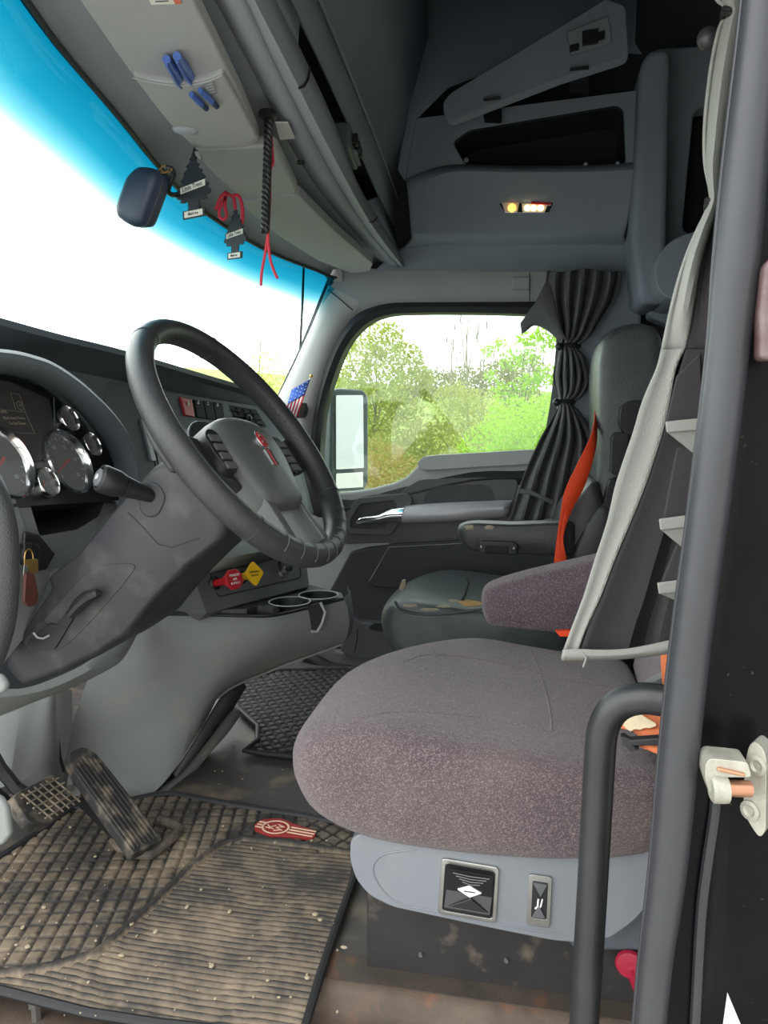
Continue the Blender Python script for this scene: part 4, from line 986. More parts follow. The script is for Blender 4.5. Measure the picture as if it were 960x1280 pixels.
# ================================================================== PEDALS
gp = thing('gas_pedal', Z(185, 1058, .03), 'long ribbed black accelerator pedal hinged on the floor', 'pedal')
p_t, p_b = Y(95, 935, 1.26), Z(186, 1058, .04)
ax = (p_b-p_t); Lp = ax.length; ax.normalize(); side = Vector((.25, 1, 0)); side = (side-ax*side.dot(ax)).normalized(); nr = side.cross(ax)
if nr.x < 0: nr = -nr
out = []
for t, w in ((0, .012), (.03, .022), (.1, .03), (.3, .033), (.6, .034), (.97, .034), (1, .032)): out.append((t, w))
pts = [p_t+ax*Lp*t+side*w for t, w in out] + [p_t+ax*Lp*t-side*w for t, w in reversed(out)]
MB().prism(pts, -nr*.022).build('pad', M['pedal'], gp, bevel=.004)
rb_ = MB()
for k in range(7):
    o = -.026+.0087*k
    rb_.tube([p_t+ax*Lp*(.10+.06*abs(k-3)/3)+side*o+nr*.001, p_t+ax*Lp*.97+side*o+nr*.001], .0022, 6)
rb_.build('tread', M['pedal'], gp)
MB().tube([p_t+ax*.04-side*.02-nr*.03, p_t+ax*.06-side*.034-nr*.03], .008, 10).build('pivot', M['steel'], gp)
MB().prism([p_t+ax*Lp*.2-nr*.022+side*.015, p_b-nr*.022+side*.02, p_b-nr*.06-ax*.05+side*.02, p_t+ax*Lp*.3-nr*.08+side*.015], -side*.022).build('bracket', M['black'], gp)

bp = thing('brake_pedal', Y(58, 995, 1.2), 'square brake pedal with dirt-caked grid tread', 'pedal')
q = [Y(15, 994, 1.10), Y(68, 966, 1.22), Y(93, 998, 1.20), Y(86, 1012, 1.185), Y(64, 1028, 1.12), Y(44, 1022, 1.09)]
q = [Vector(p) for p in q]; pn = (q[1]-q[0]).cross(q[3]-q[0]).normalized()
if pn.x < 0: pn = -pn
q = [p - pn*((p-q[0]).dot(pn)) for p in q]
MB().prism(rnd(q, .012, 3), -pn*.022).build('pad', M['pedal'], bp, bevel=.004)
tr2 = MB(); u1 = (q[1]-q[0]); v1 = (q[4]-q[0])
for k in range(1, 7):
    tr2.tube([q[0]+u1*k/7+v1*.08+pn*.001, q[0]+u1*k/7+v1*.93+pn*.001], .0018, 5)
for k in range(1, 6):
    tr2.tube([q[0]+u1*.06+v1*k/6+pn*.001, q[0]+u1*.97+v1*k/6+pn*.001], .0018, 5)
tr2.build('tread', add_flecks(mat('caked_tread', (120, 110, 96), .8), (168, 154, 132), 40, .45, .65), bp)
MB().tube([Y(-30, 950, 1.1), Y(-10, 985, 1.12), Y(10, 1003, 1.14), Y(40, 1008, 1.16)], .009, 10).build('arm', M['black'], bp)
MB().tube([Y(-20, 925, 1.16), Y(0, 960, 1.17), Y(20, 985, 1.18), Y(45, 1000, 1.18)], .012, 10).build('arm', M['black'], bp)

# ================================================================== INTERIOR GRAB HANDLES on the windshield pillars
tag(MB().tube([Vector(p) for p in cr([Y(-34, 575, .68), Y(-12, 612, .66), Y(2, 660, .655), Y(5, 720, .655), Y(0, 780, .66), Y(-16, 830, .675), Y(-34, 850, .69)], 6)], .0145, 16).build('pillar_grab_handle', M['wheel']), 'black padded grab handle on the near windshield pillar at the left edge', 'grab handle')
pg = thing('pillar_grab_handle', Y(385, 560, 2.42), 'black grab handle on the far windshield pillar behind the steering wheel', 'grab handle')
MB().tube([Vector(p) for p in cr([Y(358, 540, 2.44), Y(367, 542, 2.39), Y(384, 560, 2.36), (Y(399, 590, 2.36)), Y(409, 620, 2.37), Y(412, 650, 2.39), Y(410, 664, 2.44)], 6)], .014, 14).build('grip', M['wheel'], pg)
MB().ball(Y(360, 541, 2.43), .024, 14, 8, (1, 1, .8)).build('mount', M['black'], pg)

# ================================================================== FLAG on the pillar
fg = thing('flag', Y(372, 498, 2.38), 'small American flag on a stick stuck to the far windshield pillar', 'flag')
MB().tube([Y(361, 527, 2.385), Y(389, 470, 2.40)], .0022, 8).build('stick', M['steel'], fg)
MB().ball(Y(389, 470, 2.40), .006, 10, 6).build('finial', M['gold'], fg)
MB().prism(rnd([Y(u, v, 2.40) for u, v in ((367, 512), (378, 502), (380, 512), (377, 522), (369, 523))], .008, 3), (0, .05, 0)).build('mount', M['black'], fg, bevel=.003)
tl, trr, bl_, brr = (365, 492), (386, 472), (353, 506), (358, 532)
def FQ(s, t):
    # s along the stripes (top of flag at the finial side), t across
    a = (387-10*t*0, 474); 
    u = (388*(1-s)+372*s)*(1-t) + (365*(1-s)+352*s)*t; v = (474*(1-s)+520*s)*(1-t) + (487*(1-s)+531*s)*t
    return Y(u, v, 2.375 + .012*math.sin(7*s+2*t))
for k in range(9):
    t0, t1 = k/9, (k+1)/9
    mb = MB(); mb.grid([[FQ(s, t0) for s in [i/10 for i in range(11)]], [FQ(s, t1) for s in [i/10 for i in range(11)]]])
    mb.build('stripe', M['flagr' if k % 2 == 0 else 'flagw'], fg, solid=.0012)
cb = MB(); cb.grid([[FQ(s, t)+Vector((0, -.0015, 0)) for s in [i/10*.42 for i in range(11)]] for t in (0, .3, .62, 1)]); cn = cb.build('canton', M['flagb'], fg, solid=.001)
stars = MB()
for i in range(4):
    for j in range(4):
        p = FQ(.05+.1*i, .12+.25*j)+Vector((0, -.003, 0)); stars.lathe(p, (0, -1, 0), [(.0022, 0), (.0022, .0004), (0, .0004)], 5)
stars.build('stars', M['flagw'], cn, smooth=False)
# ================================================================== PASSENGER DOOR
YD = 2.47
pd_ = thing('passenger_door_unit', Y(560, 780, YD), 'grey and black passenger door with window, chrome latch and grey pull bar', 'truck door', kind='thing')
def dq(pts, dy=0): return [Y(u, v, YD+dy) for u, v in pts]
# window surround: black seal, glass
win_i = [(403, 613), (400, 575), (404, 520), (414, 480), (432, 435), (455, 407), (482, 394), (520, 391), (600, 391), (662, 393), (694, 395), (696, 420), (690, 490), (682, 540), (678, 575), (660, 588), (590, 590), (500, 610), (440, 625)]
seal_o = [(384, 640), (386, 575), (393, 515), (405, 465), (423, 422), (447, 392), (484, 379), (520, 377), (600, 377), (662, 377), (708, 377), (710, 420), (704, 490), (698, 540), (694, 600), (670, 605), (590, 610), (500, 630), (440, 645)]
wi = [Vector(p) for p in cr(dq(win_i, .0), 3, True)]; wo = [Vector(p) for p in cr(dq(seal_o, .0), 3, True)]
wm_ = [a.lerp(b, .5)+Vector((0, -.014, 0)) for a, b in zip(wi, wo)]
MB().loft([[p+Vector((0, .06, 0)) for p in wi], wi, wm_, wo, [p+Vector((0, .04, 0)) for p in wo]], cap=False).build('window_seal', M['seal'], pd_, ang=50)
MB().prism([p+Vector((0, .05, 0)) for p in wi], (0, .004, 0)).build('window_glass', M['glass'], pd_, smooth=False)
# main grey panel
main = [(378, 618), (402, 617), (440, 615), (465, 611), (492, 604), (508, 596), (520, 584), (528, 576), (545, 571), (600, 567), (660, 563), (705, 560), (720, 830), (600, 842), (440, 815), (395, 800), (380, 740), (372, 690)]
MB().prism(dq(main), (0, .05, 0)).build('panel', M['door'], pd_, bevel=.010)
MB().prism(rnd(dq([(521, 580), (528, 571), (545, 569), (662, 562), (672, 562), (668, 580), (600, 584), (536, 588), (525, 587)], -.022), .012, 3), (0, .03, 0)).build('sill_cap', M['door'], pd_, bevel=.006)
# sculpted charcoal inset with arm pull
ins = [(500, 618), (507, 610), (524, 600), (560, 598), (634, 596), (645, 599), (648, 606), (642, 626), (652, 650), (655, 672), (560, 674), (490, 678), (432, 680), (420, 672), (424, 655), (436, 634), (448, 622), (470, 618)]
MB().prism(rnd(dq(ins, -.012), .012, 3), (0, .02, 0)).build('inset', M['doord'], pd_, bevel=.005)
MB().prism(rnd(dq([(527, 630), (533, 615), (546, 607), (604, 605), (615, 610), (619, 624), (618, 630)], -.0135), .02, 4), (0, .003, 0)).build('pocket', M['doork'], pd_)  # flat dark sheet, its tone stands for the shade inside the hollow
bz = rnd(dq([(431, 655), (440, 630), (451, 620), (508, 617), (516, 622), (512, 640), (488, 669), (432, 669)], -.03), .012, 3)
bzi = rnd(dq([(438, 650), (450, 630), (493, 625), (496, 634), (480, 660), (438, 661)], -.03), .010, 3)
MB().ring(ring_plane(bzi, bz, Vector((1, 0, 0)), EZ), bzi, (0, .03, 0)).build('latch_bezel', M['doord'], pd_, bevel=.004)
MB().prism([p+Vector((0, .010, 0)) for p in bzi], (0, .004, 0)).build('latch_recess', M['doork'], pd_)
# pull bar
def sect(u0, v0, u1, v1, dy, d):
    """cross-section from top to bottom edge, bulging towards the cab"""
    a, b = Y(u0, v0, YD+dy), Y(u1, v1, YD+dy); r = []
    for k in range(13):
        t = math.pi*k/12; r.append(a.lerp(b, .5-.5*math.cos(t))+Vector((0, -d*math.sin(t), 0)))
    return r
MB().loft([sect(499, 633, 497, 654, -.02, .04), sect(512, 631, 508, 654, -.02, .045), sect(560, 628, 560, 652, -.02, .045), sect(632, 625, 628, 647, -.02, .045), sect(640, 625, 634, 646, -.015, .02)]).build('pull_bar', M['bar'], pd_, ang=60)
MB().loft([sect(446, 647, 446, 655, -.03, .014), sect(452, 644, 452, 656, -.03, .024), sect(474, 641, 474, 654, -.03, .026), sect(484, 636, 482, 654, -.03, .03), sect(492, 633, 490, 654, -.025, .036), sect(507, 631, 503, 654, -.022, .044)]).build('latch_handle', M['chrome'], pd_, ang=60)
# lower black padded section
low = [(438, 690), (460, 684), (500, 680), (560, 676), (700, 668), (715, 830), (600, 842), (470, 800), (400, 772), (412, 738)]
MB().prism(dq(low, -.012), (0, .02, 0)).build('lower_panel', M['doork'], pd_, bevel=.008)
pad = [(484, 680), (600, 674), (700, 670), (706, 740), (600, 737), (470, 734), (458, 730)]
MB().prism(rnd(dq(pad, -.020), .015, 3), (0, .02, 0)).build('padded_inset', M['doork'], pd_, bevel=.007)
MB().tube([Y(u, v, YD-.024) for u, v in ((462, 726), (486, 684), (600, 678))], .0012, 5).build('stitching', M['door'], pd_)
# door bottom / sill trim
MB().prism(dq([(436, 768), (452, 778), (520, 781), (700, 786), (700, 850), (520, 838), (436, 824), (424, 812), (430, 800)], -.05), (0, .05, 0)).build('map_pocket', M['doord'], pd_, bevel=.008)
MB().prism(rnd(dq([(462, 783), (468, 779), (520, 782), (520, 788), (480, 790), (462, 787)], -.052), .005, 3), (0, .004, 0)).build('mouth_shade_patch', M['cavity'], pd_)  # dark patch painted where the pocket opening would be in shade
MB().tube([Y(447, 786, YD-.052), Y(446, 800, YD-.053), Y(443, 815, YD-.052)], .0015, 5).build('pocket_seam', M['cavity'], pd_)
sl2 = MB(); sl2.tube([Vector(p) for p in cr([Y(382, 818, 2.36), Y(400, 829, 2.34), Y(420, 837, 2.335), Y(470, 843, 2.335), Y(560, 850, 2.335)], 5)], .022, 12)
so_ = sl2.build('trim_14', M['seal']); struct(so_, 'black rubber door sill seal')
tag(MB().prism(rnd([Y(417, 845, 2.26), Y(480, 849, 2.26), Y(480, 860, 2.26), Y(424, 856, 2.26), Y(418, 852, 2.26)], .006, 3), (0, .02, 0)).build('sill_strip', M['pale'], bevel=.004), 'pale worn strip along the far door sill', 'sill strip')

# ================================================================== SEAT HELPERS
def cushion(prof, ys, fx, inset_, zc=0, n=5):
    """loft of closed xz profiles across y; fx(y) moves the front edge, inset_ shrinks each ring"""
    rings = []
    P = cr(prof, n, True); cx = sum(p[0] for p in P)/len(P); cz = sum(p[1] for p in P)/len(P)
    x0 = min(p[0] for p in P); x1 = max(p[0] for p in P)
    for y, k in zip(ys, inset_):
        f_ = fx(y); r = []
        for (x, z) in P:
            t = (x1-x)/(x1-x0); xx = x + f_*t
            r.append(Vector((cx+(xx-cx)*(1-k*.35), y, cz+(z-cz)*(1-k))))
        rings.append(r)
    return MB().loft(rings)

# ================================================================== DRIVER SEAT
ds = thing('driver_seat_unit', (-.05, 1.18, 0), 'brown-purple fabric driver seat on a grey switch panel and dark steel base', 'seat')
prof = [(-.328, .318), (-.322, .352), (-.29, .380), (-.22, .394), (-.10, .384), (.05, .372), (.17, .366), (.185, .33), (.18, .26), (.10, .232), (-.02, .220), (-.15, .220), (-.235, .230), (-.295, .256), (-.318, .285)]
ys = [.930, .936, .948, .97, 1.0, 1.06, 1.14, 1.22, 1.30, 1.36, 1.40, 1.425, 1.438, 1.442]
ins_ = [.42, .22, .10, .035, .01, 0, 0, 0, 0, .015, .05, .12, .24, .42]
def fx(y):
    t = (y-.93)/.51
    return .028*(1-min(1, t/.14))**2 + .20*max(0, (t-.52)/.48)**2.0
cu = cushion(prof, ys, fx, ins_).build('cushion', M['fabric'], ds, ang=180, sub=1)
# seams of the cushion
def on_top(u, v, z=.392): return Z(u, v, z)
sp_ = [Y(u, v, y) for u, v, y in ()]
# side panel with switches
sp0 = [(438, 1048), (437, 1075), (445, 1100), (462, 1120), (490, 1134), (545, 1146), (620, 1162), (690, 1176), (735, 1180), (765, 1172), (795, 1150), (818, 1120), (835, 1070), (840, 1030), (640, 1030), (480, 1030)]
pan = rnd([Y(u, v, .948) for u, v in sp0], .01, 3)
sp_o = MB().prism(pan, (0, .42, 0)).build('side_panel', M['seatp'], ds, bevel=.008)
MB().tube([Vector(p) for p in cr([Y(u, v, .9475) for u, v in ((520, 1062), (480, 1068), (466, 1085), (476, 1110), (500, 1130), (540, 1138), (640, 1158), (700, 1168))], 5)], .0010, 6).build('panel_groove', M['seatp'], sp_o)
MB().prism([Y(u, v, .985) for u, v in ((700, 1170), (760, 1170), (815, 1125), (850, 1125), (850, 1192), (720, 1190))], (0, .30, 0)).build('rear_panel', M['dash'], ds, bevel=.008)
ba = [Y(458, 1100, 1.0), Y(458, 1189, 1.0), Y(840, 1278, 1.0), Y(840, 1100, 1.0)]
ba[1].z = .0015; ba[2] = Vector((ba[3].x, 1.0, .0015))
MB().prism(ba, (0, .36, 0)).build('base', M['base'], ds, bevel=.004)
bl = MB(); bl.prism([Y(458, 1172, .996), Y(460, 1188, .996), Y(840, 1277, .996), Y(840, 1262, .996)], (0, .006, 0)); 
for u, v in ((526, 1193), (633, 1200)):
    MB().lathe(Y(u, v, .9985), (0, -1, 0), [(.004, 0), (.003, .003), (0, .003)], 10).build('base_screw', M['steel'], ds)
# big rocker
def sq_(pts, y): return [Y(u, v, y) for u, v in pts]
o_ = sq_(((552, 1073), (624, 1085), (620, 1154), (547, 1142)), .944); i_ = sq_(((557, 1080), (619, 1091), (615, 1149), (553, 1138)), .944)
fr1 = MB().ring(rnd(o_, .006, 3), rnd(i_, .004, 3), (0, .006, 0)).build('rocker_frame', M['steel'], sp_o, bevel=.001)
rk = MB().prism(sq_(((557, 1080), (619, 1091), (615, 1149), (553, 1138)), .946), (0, .004, 0)).build('height_rocker', M['blackm'], sp_o)
MB().loft([sq_(((558, 1083), (617, 1094), (617, 1094), (558, 1083)), .936)] if False else [sq_(((559, 1085), (616, 1095)), .936)+sq_(((616, 1098), (559, 1088)), .946), sq_(((558, 1112), (615, 1122)), .943)+sq_(((615, 1122.5), (558, 1112.5)), .947), sq_(((555, 1134), (612, 1144)), .934)+sq_(((612, 1146), (555, 1136)), .946)]).build('rocker_face', M['black'], rk, ang=20)
MB().prism(sq_(((572, 1112), (587, 1107), (602, 1117), (587, 1122)), .9395), (0, .003, 0)).build('rocker_mark', M['white'], rk, smooth=False)
MB().prism(sq_(((580, 1113.4), (594, 1115.6), (594, 1116.8), (580, 1114.6)), .939), (0, .0008, 0)).build('mark_slot', M['black'], rk, smooth=False)
for k in range(4):
    MB().tube([Y(566+k*4, 1091+k*3.2+k*.6, .9345), Y(588, 1096+k*3.4, .934), Y(612-k*4, 1099+k*2.6, .9345)], .0009, 5).build('rib', M['doord'], rk)
MB().prism(sq_(((560, 1133), (588, 1124), (611, 1142)), .9335), (0, .004, 0)).build('lower_wedge', M['black'], rk, bevel=.001)
# small lumbar switch
o_ = sq_(((661, 1093), (690, 1097), (687, 1160), (658, 1156)), .944); i_ = sq_(((666, 1101), (685, 1104), (683, 1150), (664, 1147)), .944)
MB().ring(rnd(o_, .004, 3), rnd(i_, .002, 3), (0, .006, 0)).build('switch_frame', M['steel'], sp_o, bevel=.001)
lsw = MB().prism(i_, (0, .003, 0)).build('lumbar_switch', M['black'], sp_o, bevel=.001)
MB().prism(sq_(((666, 1104), (684, 1107), (676, 1122)), .941), (0, .004, 0)).build('switch_wedge', M['doord'], lsw, bevel=.0008)
MB().prism(sq_(((665, 1147), (674, 1132), (682, 1149)), .941), (0, .004, 0)).build('switch_wedge', M['doord'], lsw, bevel=.0008)
mk = MB(); mk.tube([Y(673, 1124, .942), Y(672, 1133, .942), Y(669, 1136, .942)], .0012, 5); mk.tube([Y(678, 1124, .942), Y(676, 1133, .942), Y(674, 1135, .942)], .001, 5); mk.build('switch_mark', M['white'], lsw)
# armrest
ar = [(600, 748), (604, 738), (618, 731), (660, 719), (742, 700), (830, 678), (830, 790), (742, 793), (690, 793), (640, 788), (610, 786), (602, 772)]
arp = rnd([Y(u, v, 1.455) for u, v in ar], .02, 4); ac = sum(arp, Vector())/len(arp)
rg_ = []
for dy, k in ((0, .14), (.004, .07), (.014, .02), (.03, 0), (.05, .0), (.068, .02), (.078, .08), (.082, .16)):
    rg_.append([ (p.lerp(ac, k))+Vector((0, dy, 0)) for p in arp])
MB().loft(rg_).build('armrest', M['fabricd'], ds, ang=60)
# backrest
bpf = [(.19, .33), (.215, .50), (.25, .72), (.30, .95), (.325, 1.06), (.37, 1.10), (.42, 1.05), (.41, .9), (.375, .7), (.345, .5), (.33, .33)]
rings = []
P = cr(bpf, 4, True); cx = sum(p[0] for p in P)/len(P); cz = sum(p[1] for p in P)/len(P)
for y, k in ((.965, .3), (.972, .16), (.99, .06), (1.02, .01), (1.15, 0), (1.3, .0), (1.38, .02), (1.41, .08), (1.425, .18), (1.43, .3)):
    rings.append([Vector((cx+(x-cx)*(1-k), y, cz+(z-cz)*(1-k*.25))) for x, z in P])
MB().loft(rings).build('backrest', M['fabricd'], ds, ang=180)
# seams of the cushion cover, sunk along its surface
bv1 = surf(cu)
for pts in (((436, 905), (470, 893), (520, 890), (600, 897), (680, 912), (760, 926)), ((505, 828), (540, 818), (620, 828), (700, 848), (780, 862)), ((690, 915), (686, 880), (676, 845), (664, 812), (656, 796))):
    P = [hit(bv1, u, v, -.0006) for u, v in cr(pts, 8)]; P = [p for p in P if p is not None]
    MB().tube(P, .0016, 6).build('seam', M['fabricd'], cu)
# ------------------------------------------------------------------ driver's seat belt
db = thing('driver_seat_belt', Y(810, 905, 1.02), 'faded orange seat belt with frayed cream sleeve and black buckle on the driver seat', 'seat belt')
def band(pts, w, name, m, par, th=.002, up=None):
    P = [Vector(p) for p in pts]; a = []; b = []
    for i, p in enumerate(P):
        t = (P[min(i+1, len(P)-1)]-P[max(i-1, 0)]).normalized(); ww = w[i] if isinstance(w, (list, tuple)) else w
        u_ = Vector(up) if up else Vector((0, 0, 1)); s = t.cross(u_).normalized()*ww/2 if not isinstance(up, list) else up[i]
        a.append(p-s); b.append(p+s)
    return MB().grid([a, b]).build(name, m, par, solid=th)
def sheet(rows, name, m, par, th=.002): return MB().grid(rows).build(name, m, par, solid=th)
sheet([[Y(782, 890, .99), Y(800, 885, .985), Y(822, 888, .98), Y(860, 880, .98)], [Y(778, 902, .975), Y(800, 900, .975), Y(824, 905, .97), Y(862, 905, .97)], [Y(776, 911, .965), Y(800, 914, .962), Y(826, 914, .96), Y(862, 920, .96)], [Y(790, 912, .966), Y(805, 926, .956), Y(826, 928, .95), Y(862, 936, .95)]], 'webbing', M['orangef'], db)
sheet([[Y(796, 930, .95), Y(812, 927, .948), Y(830, 926, .946), Y(862, 930, .946)], [Y(800, 934, .944), Y(815, 940, .942), Y(830, 946, .940), Y(862, 958, .94)]], 'webbing', M['orangef'], db)
jag = [Y(776, 904, .962), Y(784, 893, .968), Y(796, 892, .966), Y(806, 899, .962), Y(821, 908, .957), Y(812, 911, .957), Y(806, 910.5, .957), Y(800, 913, .957), Y(794, 912, .957), Y(788, 915, .957), Y(782, 911, .958)]
MB().prism(jag, (0, .003, .003)).build('frayed_sleeve', M['cream'], db, bevel=.001)
bk_ = [Y(775, 922, .946), Y(780, 921, .946), Y(788, 926, .944), Y(860, 921, .94), Y(860, 932, .938), Y(792, 933, .94), Y(800, 938, .938), Y(788, 940, .938), Y(777, 930, .942)]
MB().prism(bk_, (0, .006, .004)).build('buckle', M['black'], db, bevel=.0015)
sheet([[Y(825, 800, 1.05), Y(826, 830, 1.05), Y(828, 862, 1.05)], [Y(850, 800, 1.04), Y(850, 830, 1.04), Y(850, 862, 1.04)]], 'shoulder_webbing', M['orangef'], db)
MB().tube([Y(800, 866, 1.2), Y(812, 853, 1.15), Y(834, 842, 1.1), Y(850, 836, 1.08)], .006, 8).build('seat_cable', M['kick'], ds)

# ================================================================== PASSENGER SEAT
ps = thing('passenger_seat_unit', (-.1, 2.12, 0), 'torn black leather passenger seat with folded-down armrest', 'seat')
prof = [(-.385, .26), (-.378, .305), (-.35, .328), (-.28, .335), (-.12, .322), (.04, .31), (.10, .30), (.11, .24), (.08, .16), (-.05, .145), (-.2, .145), (-.31, .155), (-.365, .20)]
ysp = [1.885, 1.89, 1.90, 1.92, 1.95, 2.0, 2.1, 2.2, 2.28, 2.33, 2.355, 2.365, 2.37]
inp = [.34, .18, .08, .03, .0, 0, 0, 0, 0, .03, .09, .2, .36]
cu2 = cushion(prof, ysp, lambda y: .09*max(0, (y-2.08)/.29)**1.8+.04*max(0, (1.93-y)/.05)**2, inp).build('cushion', M['leatherw'], ps, ang=180, sub=1)
pip = [Y(u, v, y) for u, v, y in ((494, 752, 1.905), (503, 763, 1.885), (530, 768, 1.88), (570, 766, 1.878), (610, 760, 1.878), (660, 752, 1.878))]
MB().tube([Vector(p) for p in cr(pip, 5)], .0035, 8).build('piping', M['leather'], cu2)
MB().tube([Vector(p) for p in cr([Z(572, 716, .328), Z(585, 726, .327), Z(582, 740, .326), Z(578, 749, .33)], 5)], .003, 6).build('seam', M['blackm'], cu2)
bv2 = surf(cu2)
rr_ = random.Random(5)
def patch(u, v, w, h, m, name, bv, par, n=14, off=.0012):
    rings = []
    for k in (1.0, .55):
        r = []
        for i in range(n):
            t = 2*math.pi*i/n; j = rr_.uniform(.75, 1.15) if k == 1 else .9
            p = hit(bv, u+w*k*math.cos(t)*j, v+h*k*math.sin(t)*j, off if k < 1 else off*.3)
            if p is None: return
            r.append(p)
        rings.append(r)
    c = hit(bv, u, v, off); mb = MB(); mb.loft(rings, cap=False); o = len(mb.v); mb.v.append(c)
    for i in range(n): mb.f.append((n+i, n+(i+1) % n, o))
    return mb.build(name, m, par)
patch(588, 754, 15, 4, M['foam'], 'foam_tear', bv2, cu2)
for (u, v, w, h) in ((508, 731, 9, 4), (520, 727, 8, 2.5), (502, 738, 4, 4), (536, 762, 13, 2.2), (556, 758, 10, 2), (512, 757, 10, 2), (568, 751, 7, 2)):
    patch(u, v, w, h, M['wear'], 'worn_patch', bv2, cu2)
MB().prism([Y(498, 737, 1.93), Y(502, 726, 1.93), Y(506, 725, 1.93), Y(508, 732, 1.93), Y(504, 738, 1.93)], (0, .015, 0)).build('torn_flap', M['wear'], cu2, bevel=.002)
# suspension below
MB().box((-.12, 2.12, .075), (.42, .38, .148)).build('base', M['blackm'], ps, bevel=.01)
# backrest: lower back, upper back with head restraint
def back(pf, ysl, name, m, n=4):
    rings = []; P = cr(pf, n, True); cx = sum(p[0] for p in P)/len(P); cz = sum(p[1] for p in P)/len(P)
    for y, k in ysl: rings.append([Vector((cx+(x-cx)*(1-k), y, cz+(z-cz)*(1-k*.3))) for x, z in P])
    return MB().loft(rings).build(name, m, ps, ang=180, sub=1)
YB = 1.93
def bx_(u, v, y=1.95): p = Y(u, v, y); return (p.x, p.z)
lowb = [bx_(690, 715), bx_(690, 690), bx_(694, 660), bx_(706, 635), bx_(728, 612), bx_(742, 600), bx_(752, 612), bx_(766, 660), bx_(780, 720), bx_(770, 760), bx_(700, 755)]
back(lowb, [(YB, .3), (YB+.008, .14), (YB+.025, .05), (YB+.06, .0), (YB+.2, -.0), (YB+.28, .0), (YB+.32, .06), (YB+.34, .16), (YB+.345, .3)], 'lower_back', M['leather'])
upb = [bx_(752, 645), bx_(745, 625), bx_(747, 560), bx_(746, 500), bx_(748, 445), bx_(758, 415), bx_(785, 402), bx_(812, 402), bx_(832, 420), bx_(845, 520), bx_(850, 640), bx_(800, 650)]
back(upb, [(YB+.03, .3), (YB+.035, .15), (YB+.05, .05), (YB+.09, .0), (YB+.2, 0), (YB+.31, 0), (YB+.36, .06), (YB+.38, .16), (YB+.385, .3)], 'upper_back', M['leatherw'])
# bolster with stitched panel
bol = [bx_(705, 722), bx_(712, 690), bx_(730, 655), bx_(752, 628), bx_(766, 640), bx_(770, 700), bx_(766, 740), bx_(720, 740)]
back(bol, [(YB-.02, .35), (YB-.014, .16), (YB, .04), (YB+.03, 0), (YB+.06, .05), (YB+.08, .2)], 'side_bolster', M['leather'])
for sp in (((706, 716), (714, 690), (732, 658), (752, 640)), ((710, 720), (719, 692), (736, 662), (754, 646))):
    MB().tube([Vector(p) for p in cr([Y(u, v, YB-.008) for u, v in sp], 4)], .0014, 5).build('stitching', M['doord'], ps)
for pts in (((762, 412), (770, 440), (776, 470), (782, 510), (786, 540)), ((766, 410), (774, 440), (780, 470), (786, 508), (790, 538))):
    MB().tube([Vector(p) for p in cr([Y(u, v, YB+.045-.006) for u, v in pts], 4)], .0015, 5).build('stitching', M['doord'], ps)
# hinge hardware on the side of the backrest
MB().prism(rnd([Y(u, v, YB-.01) for u, v in ((776, 508), (790, 500), (810, 502), (812, 540), (782, 545), (774, 530))], .008, 3), (0, .05, 0)).build('bracket', M['black'], ps, bevel=.005)
MB().prism(rnd([Y(u, v, YB-.015) for u, v in ((765, 548), (770, 540), (786, 542), (782, 580), (776, 594), (764, 592))], .006, 3), (0, .05, 0)).build('hinge', M['black'], ps, bevel=.005)
MB().prism(rnd([Y(u, v, YB-.012) for u, v in ((752, 640), (762, 600), (774, 598), (772, 640), (760, 700), (748, 700))], .006, 3), (0, .04, 0)).build('bracket', M['black'], ps, bevel=.005)
# armrest (covered in torn leather)
ar = [(569, 662), (576, 655), (592, 653), (640, 655), (690, 653), (720, 653), (720, 697), (690, 697), (650, 695), (600, 691), (582, 690), (572, 676)]
arp = rnd([Y(u, v, 1.90) for u, v in ar], .015, 4); ac = sum(arp, Vector())/len(arp)
rg_ = [[p.lerp(ac, k)+Vector((0, dy, 0)) for p in arp] for dy, k in ((0, .2), (.005, .08), (.018, .02), (.035, 0), (.06, .03), (.075, .12), (.08, .22))]
pa = MB().loft(rg_).build('armrest', M['leather'], ps, ang=60)
MB().prism(rnd([Y(u, v, 1.893) for u, v in ((598, 678), (604, 676), (643, 677), (648, 682), (646, 694), (600, 692))], .004, 2), (0, .03, 0)).build('armrest_latch', M['black'], pa, bevel=.003)
MB().prism([Y(u, v, 1.890) for u, v in ((606, 682), (636, 683), (635, 692), (606, 691))], (0, .01, 0)).build('latch_pull', M['blackm'], pa, bevel=.002)
for (u, v) in ((602, 684), (643, 686)): MB().ball(Y(u, v, 1.892), .005, 8, 6).build('latch_screw', M['steel'], pa)
bv3 = surf(pa)
for (u, v, w, h) in ((576, 660, 5, 5), (586, 659, 6, 4), (580, 687, 5, 2), (612, 659, 6, 3)): patch(u, v, w, h, M['wear'], 'worn_patch', bv3, pa)
# passenger belt, hanging from the door pillar in front of the backrest
pbelt = thing('passenger_seat_belt', Y(740, 520, 1.98), 'bright orange seat belt hanging in front of the passenger backrest', 'seat belt')
L_ = [(743, 495, 2.1), (744, 520, 2.0), (739, 545, 1.93), (722, 580, 1.90), (706, 615, 1.885), (700, 650, 1.88), (694, 690, 1.878), (690, 730, 1.88)]
R_ = [(747, 495, 2.1), (747, 530, 2.0), (745, 560, 1.93), (732, 605, 1.90), (714, 640, 1.885), (704, 672, 1.88), (708, 700, 1.878), (706, 730, 1.88)]
sheet([[Vector(p) for p in cr([Y(*p) for p in L_], 5)], [Vector(p)+Vector((.0, .004, 0)) for p in cr([Y(*[(a+b)/2 for a, b in zip(p, q)]) for p, q in zip(L_, R_)], 5)], [Vector(p) for p in cr([Y(*p) for p in R_], 5)]], 'webbing', M['orange'], pbelt)
